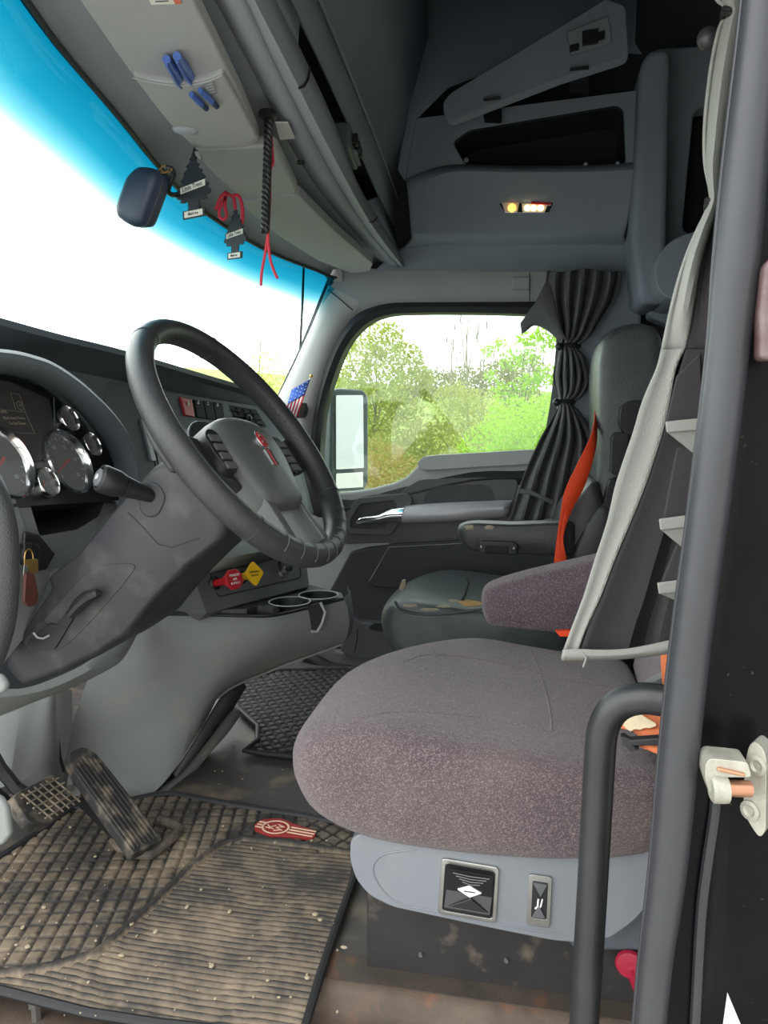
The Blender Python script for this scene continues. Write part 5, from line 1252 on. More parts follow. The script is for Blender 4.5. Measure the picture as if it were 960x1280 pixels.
# orange tab under the driver's armrest
tag(MB().prism([Y(694, 789, 1.39), Y(725, 788, 1.39), Y(725, 797, 1.39), Y(700, 796, 1.39)], (0, .02, -.002)).build('belt_buckle_tab', M['orange'], bevel=.002), 'orange belt end poking out under the driver armrest', 'belt end')
# red pull knob behind the seat base
kn = thing('release_knob', Y(787, 1205, .985), 'red plastic release knob beside the driver seat base', 'knob')
MB().lathe(Y(787, 1203, .985), (-.1, -1, .1), [(.018, 0), (.019, .004), (.017, .008), (.006, .010), (0, .009)], 24).build('cap', M['crimson'], kn)
MB().tube([Y(788, 1206, .985), Y(794, 1222, .985), Y(800, 1240, .99)], [.012, .009, .008], 10).build('stem', M['crimson'], kn)
# ================================================================== FLOOR MATS
def floor_xy(u, v, z=.012): p = Z(u, v, z); return (p.x, p.y)
def inside(x, y, poly):
    c = False; n = len(poly)
    for i in range(n):
        x1, y1 = poly[i]; x2, y2 = poly[(i+1) % n]
        if (y1 > y) != (y2 > y) and x < (x2-x1)*(y-y1)/(y2-y1)+x1: c = not c
    return c
def side_of(x, y, line):
    """distance to a polyline (signed by the local left/right)"""
    best = 1e9; sg = 1
    for (x1, y1), (x2, y2) in zip(line, line[1:]):
        dx, dy = x2-x1, y2-y1; L2 = dx*dx+dy*dy; t = max(0, min(1, ((x-x1)*dx+(y-y1)*dy)/L2))
        d = math.hypot(x-x1-dx*t, y-y1-dy*t)
        if d < best: best = d; sg = 1 if dx*(y-y1)-dy*(x-x1) > 0 else -1
    return best*sg
def matmaterial(name, rub, dirt, amt):
    m = mat(name, rub, .7); nt = m.node_tree; N = nt.nodes; L = nt.links; p = N['Principled BSDF']
    at_ = N.new('ShaderNodeAttribute'); at_.attribute_name = 'low'
    tc = N.new('ShaderNodeTexCoord'); no = N.new('ShaderNodeTexNoise'); no.inputs['Scale'].default_value = 7; no.inputs['Detail'].default_value = 8; no.inputs['Roughness'].default_value = .7
    n2 = N.new('ShaderNodeTexNoise'); n2.inputs['Scale'].default_value = 55; n2.inputs['Detail'].default_value = 3
    L.new(tc.outputs['Object'], no.inputs['Vector']); L.new(tc.outputs['Object'], n2.inputs['Vector'])
    a1 = N.new('ShaderNodeMath'); a1.operation = 'MULTIPLY_ADD'; a1.inputs[1].default_value = .55; L.new(at_.outputs['Fac'], a1.inputs[0]); L.new(no.outputs['Fac'], a1.inputs[2])
    a2 = N.new('ShaderNodeMath'); a2.operation = 'MULTIPLY_ADD'; a2.inputs[1].default_value = .35; L.new(n2.outputs['Fac'], a2.inputs[0]); L.new(a1.outputs[0], a2.inputs[2])
    mr = N.new('ShaderNodeMapRange'); mr.inputs['From Min'].default_value = .62+.3*(1-amt); mr.inputs['From Max'].default_value = 1.0+.3*(1-amt); L.new(a2.outputs[0], mr.inputs['Value'])
    mx = N.new('ShaderNodeMix'); mx.data_type = 'RGBA'; mx.inputs['A'].default_value = (*lin(rub), 1); mx.inputs['B'].default_value = (*lin(dirt), 1)
    L.new(mr.outputs['Result'], mx.inputs['Factor']); L.new(mx.outputs['Result'], p.inputs['Base Color'])
    return m
def floor_mat(name, outline, hfun, m, label, step, parent=None):
    poly = [floor_xy(u, v) for u, v in outline]
    xs = [p[0] for p in poly]; ys_ = [p[1] for p in poly]; x0, x1, y0, y1 = min(xs), max(xs), min(ys_), max(ys_)
    nx, ny = int((x1-x0)/step)+2, int((y1-y0)/step)+2
    idx = {}; vs = []; low = []; fs = []
    ins_c = [[inside(x0+(i+.5)*step, y0+(j+.5)*step, poly) for i in range(nx)] for j in range(ny)]
    def vid(i, j):
        if (i, j) not in idx:
            x, y = x0+i*step, y0+j*step; h, l = hfun(x, y); idx[(i, j)] = len(vs); vs.append((x, y, h)); low.append(l)
        return idx[(i, j)]
    for j in range(ny):
        for i in range(nx):
            if ins_c[j][i]: fs.append((vid(i, j), vid(i+1, j), vid(i+1, j+1), vid(i, j+1)))
    t = thing(name, (sum(xs)/len(xs), sum(ys_)/len(ys_), 0), label, 'floor mat')
    mb = MB(); mb.v = [Vector(v) for v in vs]; mb.f = fs
    me = bpy.data.meshes.new('surface'); me.from_pydata(vs, [], fs)
    at_ = me.attributes.new('low', 'FLOAT', 'POINT'); at_.data.foreach_set('value', low)
    me.polygons.foreach_set('use_smooth', [True]*len(me.polygons)); me.materials.append(m)
    o = bpy.data.objects.new('surface', me); COL.objects.link(o); o.parent = t; o.matrix_parent_inverse = t.matrix_basis.inverted()
    P = [Vector((x, y, .012)) for x, y in poly]
    MB().tube(P+[P[0], P[1]], .007, 8).build('rim', M['rubber'], t)
    return t
div_px = [(-90, 1226), (-20, 1220), (60, 1209), (120, 1192), (180, 1140), (240, 1082), (275, 1056), (302, 1048), (360, 1053), (460, 1070)]
dline = [floor_xy(u, v) for u, v in div_px]
ca, sa = math.cos(math.radians(14)), math.sin(math.radians(14))
rdir = (Vector(floor_xy(393, 1227))-Vector(floor_xy(129, 1187))).normalized(); rper = Vector((-rdir.y, rdir.x))
ox, oy = floor_xy(120, 1205)
def hmat(x, y):
    d = side_of(x, y, dline)
    if abs(d) < .006: return .017, .0
    if abs(d) < .010: return .007, .8
    if d > 0:   # tread blocks
        a, b = (x*ca+y*sa), (-x*sa+y*ca)
        if x > -.42: a, b = (a+b)*.7071, (a-b)*.7071
        fa, fb = (a/.025) % 1, (b/.029) % 1
        m_ = min(fa, 1-fa)*.025; n_2 = min(fb, 1-fb)*.029; k = min(m_, n_2)
        h = max(0, min(1, (k-.0012)/.0022)); s = .30*max(0, min(1, 1-(fb)))
        return .008+.005*h, .38*h-.12
    p = (x-ox)*rper.x+(y-oy)*rper.y; q = (x-ox)*rdir.x+(y-oy)*rdir.y
    p += .004*math.sin(q*13) + .0012*math.sin(q*41)
    f_ = (p/.0115) % 1; h = .5+.5*math.sin(2*math.pi*f_); h = max(0, min(1, (h-.25)/.5))
    return .008+.006*h, (1-h)*.55
mm = matmaterial('driver_mat', (50, 48, 46), (144, 128, 106), .84)
dm = floor_mat('driver_floor_mat', [(-90, 1120), (-40, 1092), (0, 1072), (45, 1042), (92, 1010), (150, 1003), (192, 994), (215, 992), (300, 1008), (380, 1020), (440, 1032), (447, 1060), (442, 1100), (420, 1160), (400, 1220), (378, 1295), (310, 1292), (200, 1280), (110, 1266), (0, 1238), (-90, 1222)], hmat, mm, 'muddy black rubber floor mat with a red logo under the driver pedals', .003)
# accelerator cut-out lip
lp_ = [Z(u, v, .02) for u, v in ((142, 1050), (152, 1060), (178, 1068), (192, 1066), (222, 1040), (214, 1030), (198, 1026))]
MB().tube([Vector(p) for p in cr(lp_, 5)], .009, 10).build('pedal_lip', mat('dusty_rubber', (64, 60, 56), .7, var2=(116, 104, 90), vscale=30), dm)
# logo
lz = .0165
def lq_(pts): return [Z(u, v, lz) for u, v in pts]
lg = MB().prism(rnd(lq_(((318, 1030), (326, 1024), (352, 1022), (366, 1029), (396, 1038), (393, 1048), (362, 1045), (340, 1045), (326, 1040), (318, 1036))), .012, 3), (0, 0, -.006)).build('logo', mat('logo_red', (150, 42, 40), .6, var=.1, vscale=40), dm, bevel=.001)
oc = Z(344.5, 1034, lz+.001); 
e_a = (Z(361, 1037, lz)-Z(328, 1031, lz)); ra = e_a.length/2*.98; e_a.normalize(); e_b = Vector((0, 0, 1)).cross(e_a); rb2 = (Z(344, 1026, lz)-Z(345, 1043, lz)).length/2*.95
lw = mat('logo_print', (236, 198, 170), .7)
outer = [oc+e_a*math.cos(t)*ra+e_b*math.sin(t)*rb2 for t in [k*math.pi/16 for k in range(32)]]
inner = [oc+e_a*math.cos(t)*ra*.86+e_b*math.sin(t)*rb2*.86 for t in [k*math.pi/16 for k in range(32)]]
MB().ring(outer, inner, (0, 0, .0006)).build('logo_oval', lw, lg, smooth=False)
text('K', .026, oc-e_a*ra*.34, e_b, -e_a, lw, lg); text('W', .024, oc+e_a*ra*.36, e_b, -e_a, lw, lg)
for k in range(3):
    o = (k-1)*.009
    MB().prism([oc+e_a*(ra*1.05)+e_b*(o-.002), oc+e_a*(ra*1.05+.052)+e_b*(o-.002), oc+e_a*(ra*1.05+.052)+e_b*(o+.002), oc+e_a*(ra*1.05)+e_b*(o+.002)], (0, 0, .0006)).build('logo_bar', lw, lg, smooth=False)
    MB().prism([oc-e_a*(ra*1.05+.010)+e_b*(o-.002), oc-e_a*(ra*1.05-.004)+e_b*(o-.002), oc-e_a*(ra*1.05-.004)+e_b*(o+.002), oc-e_a*(ra*1.05+.010)+e_b*(o+.002)], (0, 0, .0006)).build('logo_bar', lw, lg, smooth=False)
def hmat2(x, y):
    a, b = (x*.8+y*.6), (-x*.6+y*.8); fa, fb = (a/.024) % 1, (b/.028) % 1
    k = min(min(fa, 1-fa)*.024, min(fb, 1-fb)*.028); h = max(0, min(1, (k-.0015)/.0025))
    return .008+.005*h, (1-h)*.4
floor_mat('passenger_floor_mat', [(302, 852), (345, 838), (430, 836), (520, 850), (520, 960), (408, 950), (330, 942), (306, 938), (322, 925), (322, 908), (298, 886), (292, 868)], hmat2, matmaterial('passenger_mat', (40, 39, 39), (96, 88, 78), .45), 'dark rubber floor mat in the passenger footwell', .004)
# mud crumbs lying on the mat and the floor
cm = mat('dry_mud', (170, 156, 132), .95); cr_ = MB(); rg2 = random.Random(11)
for _ in range(110):
    u, v = rg2.uniform(0, 430), rg2.uniform(1030, 1270)
    if rg2.random() < .15: u, v = rg2.uniform(200, 400), rg2.uniform(930, 1010)
    p = Z(u, v, .015 if v > 1020 else .003); s = rg2.choice((.0012, .0015, .002, .0035))
    cr_.ball(p, s, 6, 4, (rg2.uniform(.7, 1.6), rg2.uniform(.7, 1.6), .7))
tag(cr_.build('mud_crumbs', cm), 'dry mud crumbs scattered over the driver floor mat', 'mud', kind='stuff')
# bolt at the edge of the sill and rivets
bo = thing('sill_bolt', Z(45, 1272, .0), 'small metal bolt at the near edge of the driver mat', 'bolt')
MB().lathe(Z(46, 1274, -.03), EZ, [(.007, 0), (.007, .02), (.010, .021), (.010, .03), (0, .031)], 6).build('head', M['steel'], bo)

# ================================================================== NEAR DOOR FRAME
pil_m = [((929+975)/2, 0, 46), ((905+957)/2+2, 192, 52), ((894+948)/2, 330, 54), ((886+935)/2, 440, 49), ((862+910)/2, 640, 48), ((841+888)/2, 800, 47), ((825+874)/2, 940, 47), ((813+857)/2, 1090, 44), ((802+840)/2, 1194, 40), ((792+831)/2, 1290, 38)]
path = []; rad_ = []
for u, v, w in pil_m:
    p = Y(u, v, .62); path.append(p); d = (p-CAMP).dot(FWD); rad_.append(w/2*d/FPX)
p0 = Y(953, -60, .62); path.insert(0, p0); rad_.insert(0, rad_[0])
pp = [Vector(p[:3]) for p in cr([(*p, r) for p, r in zip(path, rad_)], 5)]; rr2 = [p[3] for p in cr([(*p, r) for p, r in zip(path, rad_)], 5)]
df = MB().tube(pp, rr2, 20).build('trim_15', M['grime']); struct(df, 'grimy rubber seal along the rear edge of the driver door opening')
lipp = [p+Vector((-r*.95, .004, 0)) for p, r in zip(pp, rr2)]
struct(MB().tube(lipp, .0020, 8).build('trim_16', M['grime']), 'pale lip of the door seal')
jb = MB(); jb.prism([Y(u, v, .645) for u, v in ((950, -80), (1250, -80), (1250, 1380), (800, 1380), (812, 1290), (838, 1090), (862, 800), (890, 560), (915, 330))], (0, .03, 0))
struct(jb.build('wall_jamb', M['jamb'], smooth=False), 'dirty black painted door jamb')
# raised fold of the jamb and the outer edge strip
struct(MB().tube([Vector(p) for p in cr([Y(896, 960, .643), Y(894, 1010, .641), Y(884, 1080, .640), (Y(876, 1150, .640)), Y(868, 1300, .640)], 5)], .0045, 8).build('trim_17', M['grime']), 'raised fold in the door jamb')
struct(MB().prism([Y(u, v, .60) for u, v in ((956, 330), (990, 300), (990, 450), (950, 450), (950, 390))], (0, .02, 0)).build('trim_18', mat('edge_strip', (112, 104, 104), .5, var2=(84, 52, 50), vscale=20), bevel=.004), 'worn outer edge strip')
stk = MB().prism([Y(u, v, .6445) for u, v in ((909, 1240), (930, 1290), (902, 1290))], (0, -.0008, 0)).build('reflective_sticker', mat('silver_sticker', (206, 210, 212), .35, metal=.3, var=.1, vscale=200), smooth=False)
tag(stk, 'small silver triangular sticker low on the black door jamb', 'sticker')
# striker
sk_ = thing('door_striker', Y(940, 985, .64), 'worn metal door latch striker bolted to the black jamb', 'door striker')
SN = Vector((-.72, -.69, 0)).normalized(); SP = Y(940, 985, .612)
def sp2(pts, o=0): return [PL(u, v, SP+SN*o, SN) for u, v in pts]
pl2 = rnd(sp2([(936, 932), (943, 926), (954, 936), (958, 950), (957, 1038), (952, 1046), (947, 1045), (934, 1025), (929, 1005), (931, 955)]), .004, 3)
MB().prism(pl2, Vector((.010, .016, 0))).build('plate', M['zinc'], sk_, bevel=.002)
MB().tube([Y(936, 986, .602), Y(900, 985, .594)], .0105*.62, 14).build('pin', M['copper'], sk_)
ar2 = [(882, 955), (888, 948), (935, 953), (940, 972), (905, 972), (898, 1000), (890, 999), (881, 972)]
MB().prism(rnd([Y(u, v, .592) for u, v in ar2], .003, 3), (0, .024, 0)).build('arm', M['zinc'], sk_, bevel=.003)
MB().prism([Y(u, v, .589) for u, v in ((898, 960), (932, 968), (932, 972), (896, 964))], (0, .01, 0)).build('arm_rib', M['copper'], sk_, bevel=.001)
MB().lathe(Y(902, 987, .592), (-1, -.1, 0), [(.010, -.004), (.0105, 0), (.0105, .006), (.008, .008), (0, .008)], 20).build('pin_head', M['zinc'], sk_)
for u, v in ((947, 957), (938, 1013)):
    MB().lathe(PL(u, v, SP, SN), SN, [(.008, -.001), (.008, .0015), (.005, .0022), (.003, .0008), (0, .0008)], 16).build('screw', M['zinc'], sk_)
# entry grab handle
gh = [(880, 877, .70), (834, 876, .71), (806, 873, .715), (782, 877, .72), (764, 890, .722), (753, 915, .724), (749, 960, .726), (746, 1010, .728), (741, 1100, .73), (735, 1200, .733), (728, 1310, .737)]
gh_end = Y(728, 1310, .737)
tag(MB().tube([Vector(p) for p in cr([Y(*p) for p in gh]+[Vector((gh_end.x-.006, gh_end.y+.006, -.03))], 6)], .0148, 18).build('entry_grab_handle', M['handle']), 'bent black tubular grab handle beside the driver door opening', 'grab handle')

# ================================================================== DRIVER CURTAIN
dc = thing('driver_curtain', Y(880, 20, .86), 'tied-back grey and charcoal curtain hanging beside the driver seat', 'curtain')
def wav(i, n, a, f): return a*math.sin(2*math.pi*f*i/n)
# rows: v, left edge u, boundary u (light | dark), right edge u
lg_rows = [(-30, 886, 940, 960), (0, 893, 932, 958), (14, 908, 926, 950), (34, 897, 925, 955), (80, 887, 917, 950), (137, 880, 909, 945), (175, 878, 904, 938), (206, 879, 899, 930), (232, 884, 897, 915), (248, 887, 896, 906), (262, 882, 893, 908), (290, 868, 884, 915), (330, 852, 874, 925), (380, 838, 866, 925), (436, 826, 857, 920)]
lx = []; dx = []
for v, a, b, c in lg_rows:
    dl = []; fd = max(0, min(1, (436-v)/150))
    for k in range(9):
        s = k/8; dl.append(Y(a+(b-a)*s, v, .838 + fd*(.012*math.sin(2.2*math.pi*s)-.010*math.sin(math.pi*s)) + (1-fd)*.004*math.sin(math.pi*s)))
    lx.append(dl)
    dx.append([Y(b+(c-b)*k/8, v, .84+.008*fd+.012*fd*math.sin(3*math.pi*k/8)) for k in range(9)])
def vs_(rows, n=4):
    cols = list(zip(*rows)); cc_ = [[Vector(p) for p in cr(c, n)] for c in cols]; return list(map(list, zip(*cc_)))
sheet(vs_(lx), 'light_facing', M['curtl'], dc, .003); sheet(vs_(dx), 'dark_body', M['curtd'], dc, .003)
# lower half: light strip along the leading edge, dark body to the right
lo_rows = [(436, 826, 857, 857, 920), (460, 820, 846, 850, 915), (500, 803, 838, 838, 905), (540, 791, 829, 829, 900), (575, 779, 818, 818, 896), (610, 768, 806, 806, 890), (650, 759, 790, 790, 884), (700, 743, 769, 769, 876), (745, 729, 752, 752, 868), (785, 714, 735, 735, 862), (812, 704, 725, 725, 858), (823, 701, 722, 722, 856)]
la = []; da = []
for v, a, b, b2_, c in lo_rows:
    t = (v-436)/390; yb = .84+.06*t
    la.append([Y(a+(b-a)*k/5, v+(-3*k/5 if v > 780 else 0), yb-.002+.004*math.sin(math.pi*k/5)) for k in range(6)])
    da.append([Y(b2_+(c-b2_)*k/20, v-(.085*(c-b2_)*k/20 if v > 780 else 0), yb+.006*math.sin(2*math.pi*k/20)*t + .03*t*(math.sin(math.pi*min(1, max(0, (k-9)/6)))) + .012*t*k/20) for k in range(21)])
sheet(vs_(la), 'light_border', M['curtl'], dc, .003); dkb = sheet(vs_(da), 'dark_skirt', M['curtd'], dc, .003)
# fold line between border and facing (stitch)
for off in (.0,):
    s_ = MB()
    pts = [Vector(p) for p in cr([Y(b-3.5, v, .84+.06*(v-436)/390-.0045) for v, a, b, c, d in lo_rows], 6)]
    for k in range(0, len(pts)-1, 2): s_.tube([pts[k], pts[k].lerp(pts[k+1], .8)], .0007, 4)
    s_.build('stitching', M['curtl'], dc)
# bottom hem band
hem = [(703, 812, 702, 824), (722, 811, 722, 824), (750, 812, 750, 823), (780, 811, 780, 822), (810, 806, 810, 819), (845, 798, 845, 814), (858, 796, 858, 811)]
h0 = [Vector(p) for p in cr([Y(a, b, .893+.012*i/6-.004) for i, (a, b, c, d) in enumerate(hem)], 4)]; h1 = [Vector(p) for p in cr([Y(c, d, .894+.012*i/6-.004) for i, (a, b, c, d) in enumerate(hem)], 4)]
sheet([h0, [a.lerp(b, .5)+Vector((0, -.002, 0)) for a, b in zip(h0, h1)], h1], 'hem_band', M['curtl'], dc, .003)
MB().tube([Y(728, 815, .888), Y(733, 822, .887), Y(731, 828, .887), Y(729, 834, .887)], .0012, 5).build('loose_thread', M['curtl'], dc)
# stacked folds of the hem beside the pillar
for (pts, band_, dy) in ((((846, 470), (876, 440), (880, 540), (856, 545), (832, 530)), ((832, 527), (880, 522), (880, 570), (866, 566), (836, 541)), .0),
                         (((846, 560), (875, 555), (868, 655), (850, 650), (826, 665)), ((824, 649), (870, 643), (868, 690), (852, 684), (828, 668)), .008),
                         (((846, 680), (868, 678), (862, 735), (845, 738), (824, 736)), ((822, 729), (862, 724), (861, 758), (848, 752), (826, 745)), .016)):
    yb = .83+dy
    P0 = [Y(u, v, yb+.006) for u, v in pts]; MB().prism(P0, (0, .006, 0)).build('fold', M['curtd'], dc, bevel=.002)
    a, b, c, d, e_ = band_
    MB().prism([Y(*a, yb), Y(*b, yb), Y(b[0], b[1]+15, yb), Y(a[0]+2, a[1]+14, yb)], (0, .005, 0)).build('hem_band', M['curtl'], dc, bevel=.0015)
    MB().prism([Y(a[0]+2, a[1]+13, yb+.003), Y(b[0], b[1]+14, yb+.003), Y(*c, yb+.012), Y(*d, yb+.012)], (0, .004, 0)).build('hem_lining', M['curtl'], dc, bevel=.001)
for (v, a, b) in ((11, 905, 930), (16, 904, 930), (250, 884, 908), (256, 883, 908)):
    P0 = [Y(a+(b-a)*k/8, v-1.5*k/8*3+3*math.sin(math.pi*k/8), .83-.008*math.sin(math.pi*k/8)) for k in range(9)]
    MB().tube([P0[0]+Vector((.004, .02, 0))]+P0+[P0[-1]+Vector((0, .02, 0))], .0028, 8).build('tie_cord', M['blackm'], dc)
bk2_ = thing('ball_hook', Y(885, 48, .93), 'round dark ball hook beside the tied top of the driver curtain', 'hook')
MB().ball(Y(885, 48, .93), .0115, 20, 14).build('ball', mat('ball_plastic', (70, 66, 72), .35), bk2_)
MB().tube([Y(888, 48, .935), Y(920, 50, 1.0)], .005, 10).build('rod', M['black'], bk2_)

# ================================================================== PASSENGER CURTAIN
pc = thing('passenger_curtain', Y(720, 340, 2.38), 'dark curtain gathered by two ties behind the passenger window', 'curtain')
rows_c = [(338, 684, 776), (350, 682, 776), (375, 684, 768), (400, 692, 752), (420, 697, 738), (432, 700, 722), (445, 696, 732), (470, 691, 740), (490, 695, 732), (503, 699, 716), (515, 694, 726), (550, 674, 748), (590, 656, 750), (620, 646, 750), (650, 637, 745)]
rr3 = []
for i, (v, a, b) in enumerate(rows_c):
    w = (b-a)/90; row = []
    for k in range(49):
        s = k/48; y = 2.36 + (.022*min(1, w+.25))*math.sin(2*math.pi*(5.5*s+.12*math.sin(v*.02)))-.028*math.sin(math.pi*s)
        row.append(Y(a+(b-a)*s, v+2.0*math.sin(9*s), y))
    rr3.append(row)
pcm = sheet(vs_(rr3, 4), 'drape', M['curtp'], pc, .003)
fl2 = [[(684, 350), (690, 365), (694, 385), (700, 405), (708, 425)], [(670, 378), (676, 385), (684, 396), (692, 408), (702, 424)], [(651, 404), (656, 408), (668, 404), (684, 410), (700, 424)], [(653, 417), (658, 414), (668, 406), (684, 412), (700, 426)]]
sheet([[Vector(p) for p in cr([Y(u, v, 2.34-.01*j+.006*i) for j, (u, v) in enumerate(r)], 3)] for i, r in enumerate(fl2)], 'folded_corner', M['curtp'], pc, .003)
for v, a, b in ((433, 697, 725), (503, 694, 718)):
    MB().tube([Y(a+(b-a)*k/6, v-2*math.sin(math.pi*k/6), 2.325-.012*math.sin(math.pi*k/6)) for k in range(7)], .006, 8).build('tie_band', M['black'], pc)
    MB().ball(Y(a+2, v, 2.31), .012, 12, 8).build('tie_toggle', M['black'], pc)
sheet([[Y(u, v, 2.315) for u, v in ((650, 611), (662, 612), (680, 620), (704, 630))], [Y(u, v, 2.314) for u, v in ((649, 617), (662, 618), (680, 626), (703, 637))]], 'hem_band', M['bandp'], pc, .002)
# ================================================================== SUN VISORS
ZV = 1.245
def vq(pts, z=ZV): return [Z(u, v, z) for u, v in pts]
def visor(name, pts, label, r=.012):
    t = thing(name, vq(pts)[0], label, 'sun visor', 'sun visors along the windshield header')
    P = rnd(vq(pts), r, 3)
    MB().prism(P, (0, 0, .022)).build('panel', M['visor'], t, bevel=.007); return t
v1p = [(84, -30), (100, 2), (165, 94), (215, 158), (242, 184), (262, 187), (312, 184), (325, 176), (300, 118), (262, 42), (226, -30)]
v1 = visor('sun_visor', v1p, 'grey sun visor with a stretch pocket holding blue pens, nearest of three')
pk = rnd(vq([(165, 95), (190, 101), (225, 105), (255, 101), (278, 92), (300, 130), (322, 172), (312, 181), (262, 184), (246, 182), (236, 168), (224, 164), (212, 155), (190, 128)], ZV-.007), .006, 2)
MB().prism(pk, (0, 0, .012)).build('pocket', M['visor'], v1, bevel=.004)
MB().tube([p+Vector((0, 0, -.001)) for p in [Vector(q) for q in cr(vq([(166, 96), (190, 102), (225, 106), (255, 102), (278, 93)], ZV-.007), 4)]], .0014, 6).build('pocket_hem', M['visor'], v1)
MB().ball(Z(232, 162, ZV-.006), .02, 16, 10, (1, .7, .35), Rz(.5)).build('finger_recess', M['header'], v1)
lb = vq([(185, -4), (222, -6), (227, 5), (189, 6)], ZV-.0012); st_ = MB().prism(lb, (0, 0, .001)).build('warning_label', M['pale'], v1, smooth=False)
MB().prism(vq([(214, -5), (222, -6), (227, 5), (219, 5.5)], ZV-.0018), (0, 0, .0008)).build('label_stripe', mat('label_orange', (206, 112, 84), .7), st_, smooth=False)
for k in range(2): MB().prism(vq([(193+k, -1+3*k), (209+k, -2+3*k), (210+k, -1+3*k), (194+k, 0+3*k)], ZV-.0018), (0, 0, .0006)).build('label_text', M['doord'], st_, smooth=False)
pl3 = [(254, 104), (266, 101), (271, 117), (259, 120)]
P = vq(pl3, ZV-.0085); tl_ = MB(); tl_.tube(P+[P[0]], .0006, 5)
po_ = tl_.build('pocket_print', M['header'], v1)
for k in range(4):
    tt = .18+.2*k; a = P[0].lerp(P[3], tt).lerp(P[1].lerp(P[2], tt), .15); b = P[0].lerp(P[3], tt).lerp(P[1].lerp(P[2], tt), .85); MB().tube([a, b], .0005, 4).build('print_line', M['header'], po_)
v2 = visor('sun_visor', [(243, 192), (250, 187), (330, 184), (346, 186), (372, 238), (368, 244), (312, 249), (298, 246), (270, 222)], 'grey sun visor in the middle, behind the tree-shaped fresheners')
v3 = visor('sun_visor', [(302, 256), (312, 251), (362, 244), (374, 245), (420, 290), (466, 330), (462, 339), (440, 342), (398, 326), (350, 296)], 'grey sun visor farthest away, over the far windshield corner')
for t in (v2, v3):
    pass
# blue pens clipped in the pocket: bodies stick out above the hem, clips hang outside it
for i, (a, b, c, d) in enumerate((((208, 74), (230, 109), (239, 118), (256, 134)), ((221, 70), (244, 105), (250, 113), (269, 131)))):
    t = thing('pen', Z(*a, ZV), ['blue pen in the visor pocket, the one nearer the windshield', 'blue pen in the visor pocket, the one farther from the windshield'][i], 'pen', 'pens in the visor pocket')
    pa, pb_ = Z(*a, ZV-.009), Z(*b, ZV+.004)
    MB().tube([pa, pa.lerp(pb_, .3), pa.lerp(pb_, .8), pb_], [.005, .007, .0065, .005], 12).build('barrel', M['blue'], t)
    MB().tube([pa+Vector((0, 0, -.007)), pa.lerp(pb_, .5)+Vector((0, 0, -.011)), pb_+Vector((0, 0, -.005))], .002, 6).build('ridge', M['blue'], t)
    pc_, pd2 = Z(*c, ZV-.013), Z(*d, ZV-.013)
    MB().tube([pc_, pc_.lerp(pd2, .5), pd2], [.0035, .0048, .0035], 10).build('clip', M['blue'], t)
    MB().tube([pc_.lerp(pd2, .72), pd2+(pd2-pc_)*.12], .0042, 8).build('tip', M['navy'], t)

# ================================================================== HANGING THINGS
def bead_tree(c, h, yaw_, tilt, name, label, text1, text2, m):
    """flat tree-shaped air freshener card on a string"""
    t = thing(name, c, label, 'air freshener', 'hanging tree air fresheners')
    R = Matrix.Rotation(yaw_, 3, 'Z') @ Matrix.Rotation(tilt, 3, 'Y')
    half = [(.03, 1.0), (.07, .97), (.05, .93), (.16, .86), (.12, .82), (.23, .76), (.20, .72), (.30, .64), (.26, .60), (.38, .52), (.34, .47), (.42, .40), (.40, .36), (.30, .33), (.33, .29), (.24, .27), (.14, .29), (.13, .14), (.27, .14), (.27, .0)]
    pts = [(-x, z) for x, z in reversed(half)] + half
    P = [Vector(c)+R @ Vector((x*h, 0, (z-1)*h)) for x, z in pts]
    n = R @ Vector((0, -1, 0))
    co_ = MB().prism(P, -n*.002).build('card', m, t, smooth=False)
    def q(x, z): return Vector(c)+R @ Vector((x*h, 0, (z-1)*h))+n*.0012
    def lab(x0, x1, z0, z1, tilt2, s, sz, nm):
        l_ = MB().prism([q(x0, z0), q(x1, z0+tilt2), q(x1, z1+tilt2), q(x0, z1)], -n*.0012).build(nm, M['pale'], co_, smooth=False)
        text(s, sz*h, q((x0+x1)/2, (z0+z1)/2+tilt2/2)+n*.0004, R @ Vector((1, 0, tilt2/(x1-x0))), R @ Vector((0, 0, 1)), M['card'], l_, ext=.0002)
    lab(-.30, .30, .43, .53, .06, text1, .105, 'name_label'); lab(-.22, .22, .02, .12, 0, text2, .07, 'scent_label')
    return t, R
t1c = Z(241, 193, ZV-.02)
bt, R1 = bead_tree(Y(240, 196, t1c.y), .095, math.radians(-22), 0, 'air_freshener', 'larger black tree-shaped air freshener hanging below the middle visor', 'Little Trees', 'Black Ice', M['card'])
MB().tube([Z(243, 186, ZV-.002), Y(242, 190, t1c.y), Y(240, 197, t1c.y)], .002, 6).build('string', M['black'], bt)
MB().prism(rnd([Y(u, v, t1c.y-.006) for u, v in ((243, 188), (249, 189), (252, 198), (249, 200), (244, 194))], .002, 2), (0, .006, 0)).build('clip', M['kick'], bt, bevel=.001)
c2 = Z(292, 244, ZV-.01)
bt2, R2 = bead_tree(Y(294, 262, c2.y), .093, math.radians(-34), math.radians(4), 'air_freshener', 'smaller black tree-shaped air freshener hanging from a red ribbon', 'Little Trees', 'Black Ice', M['card'])
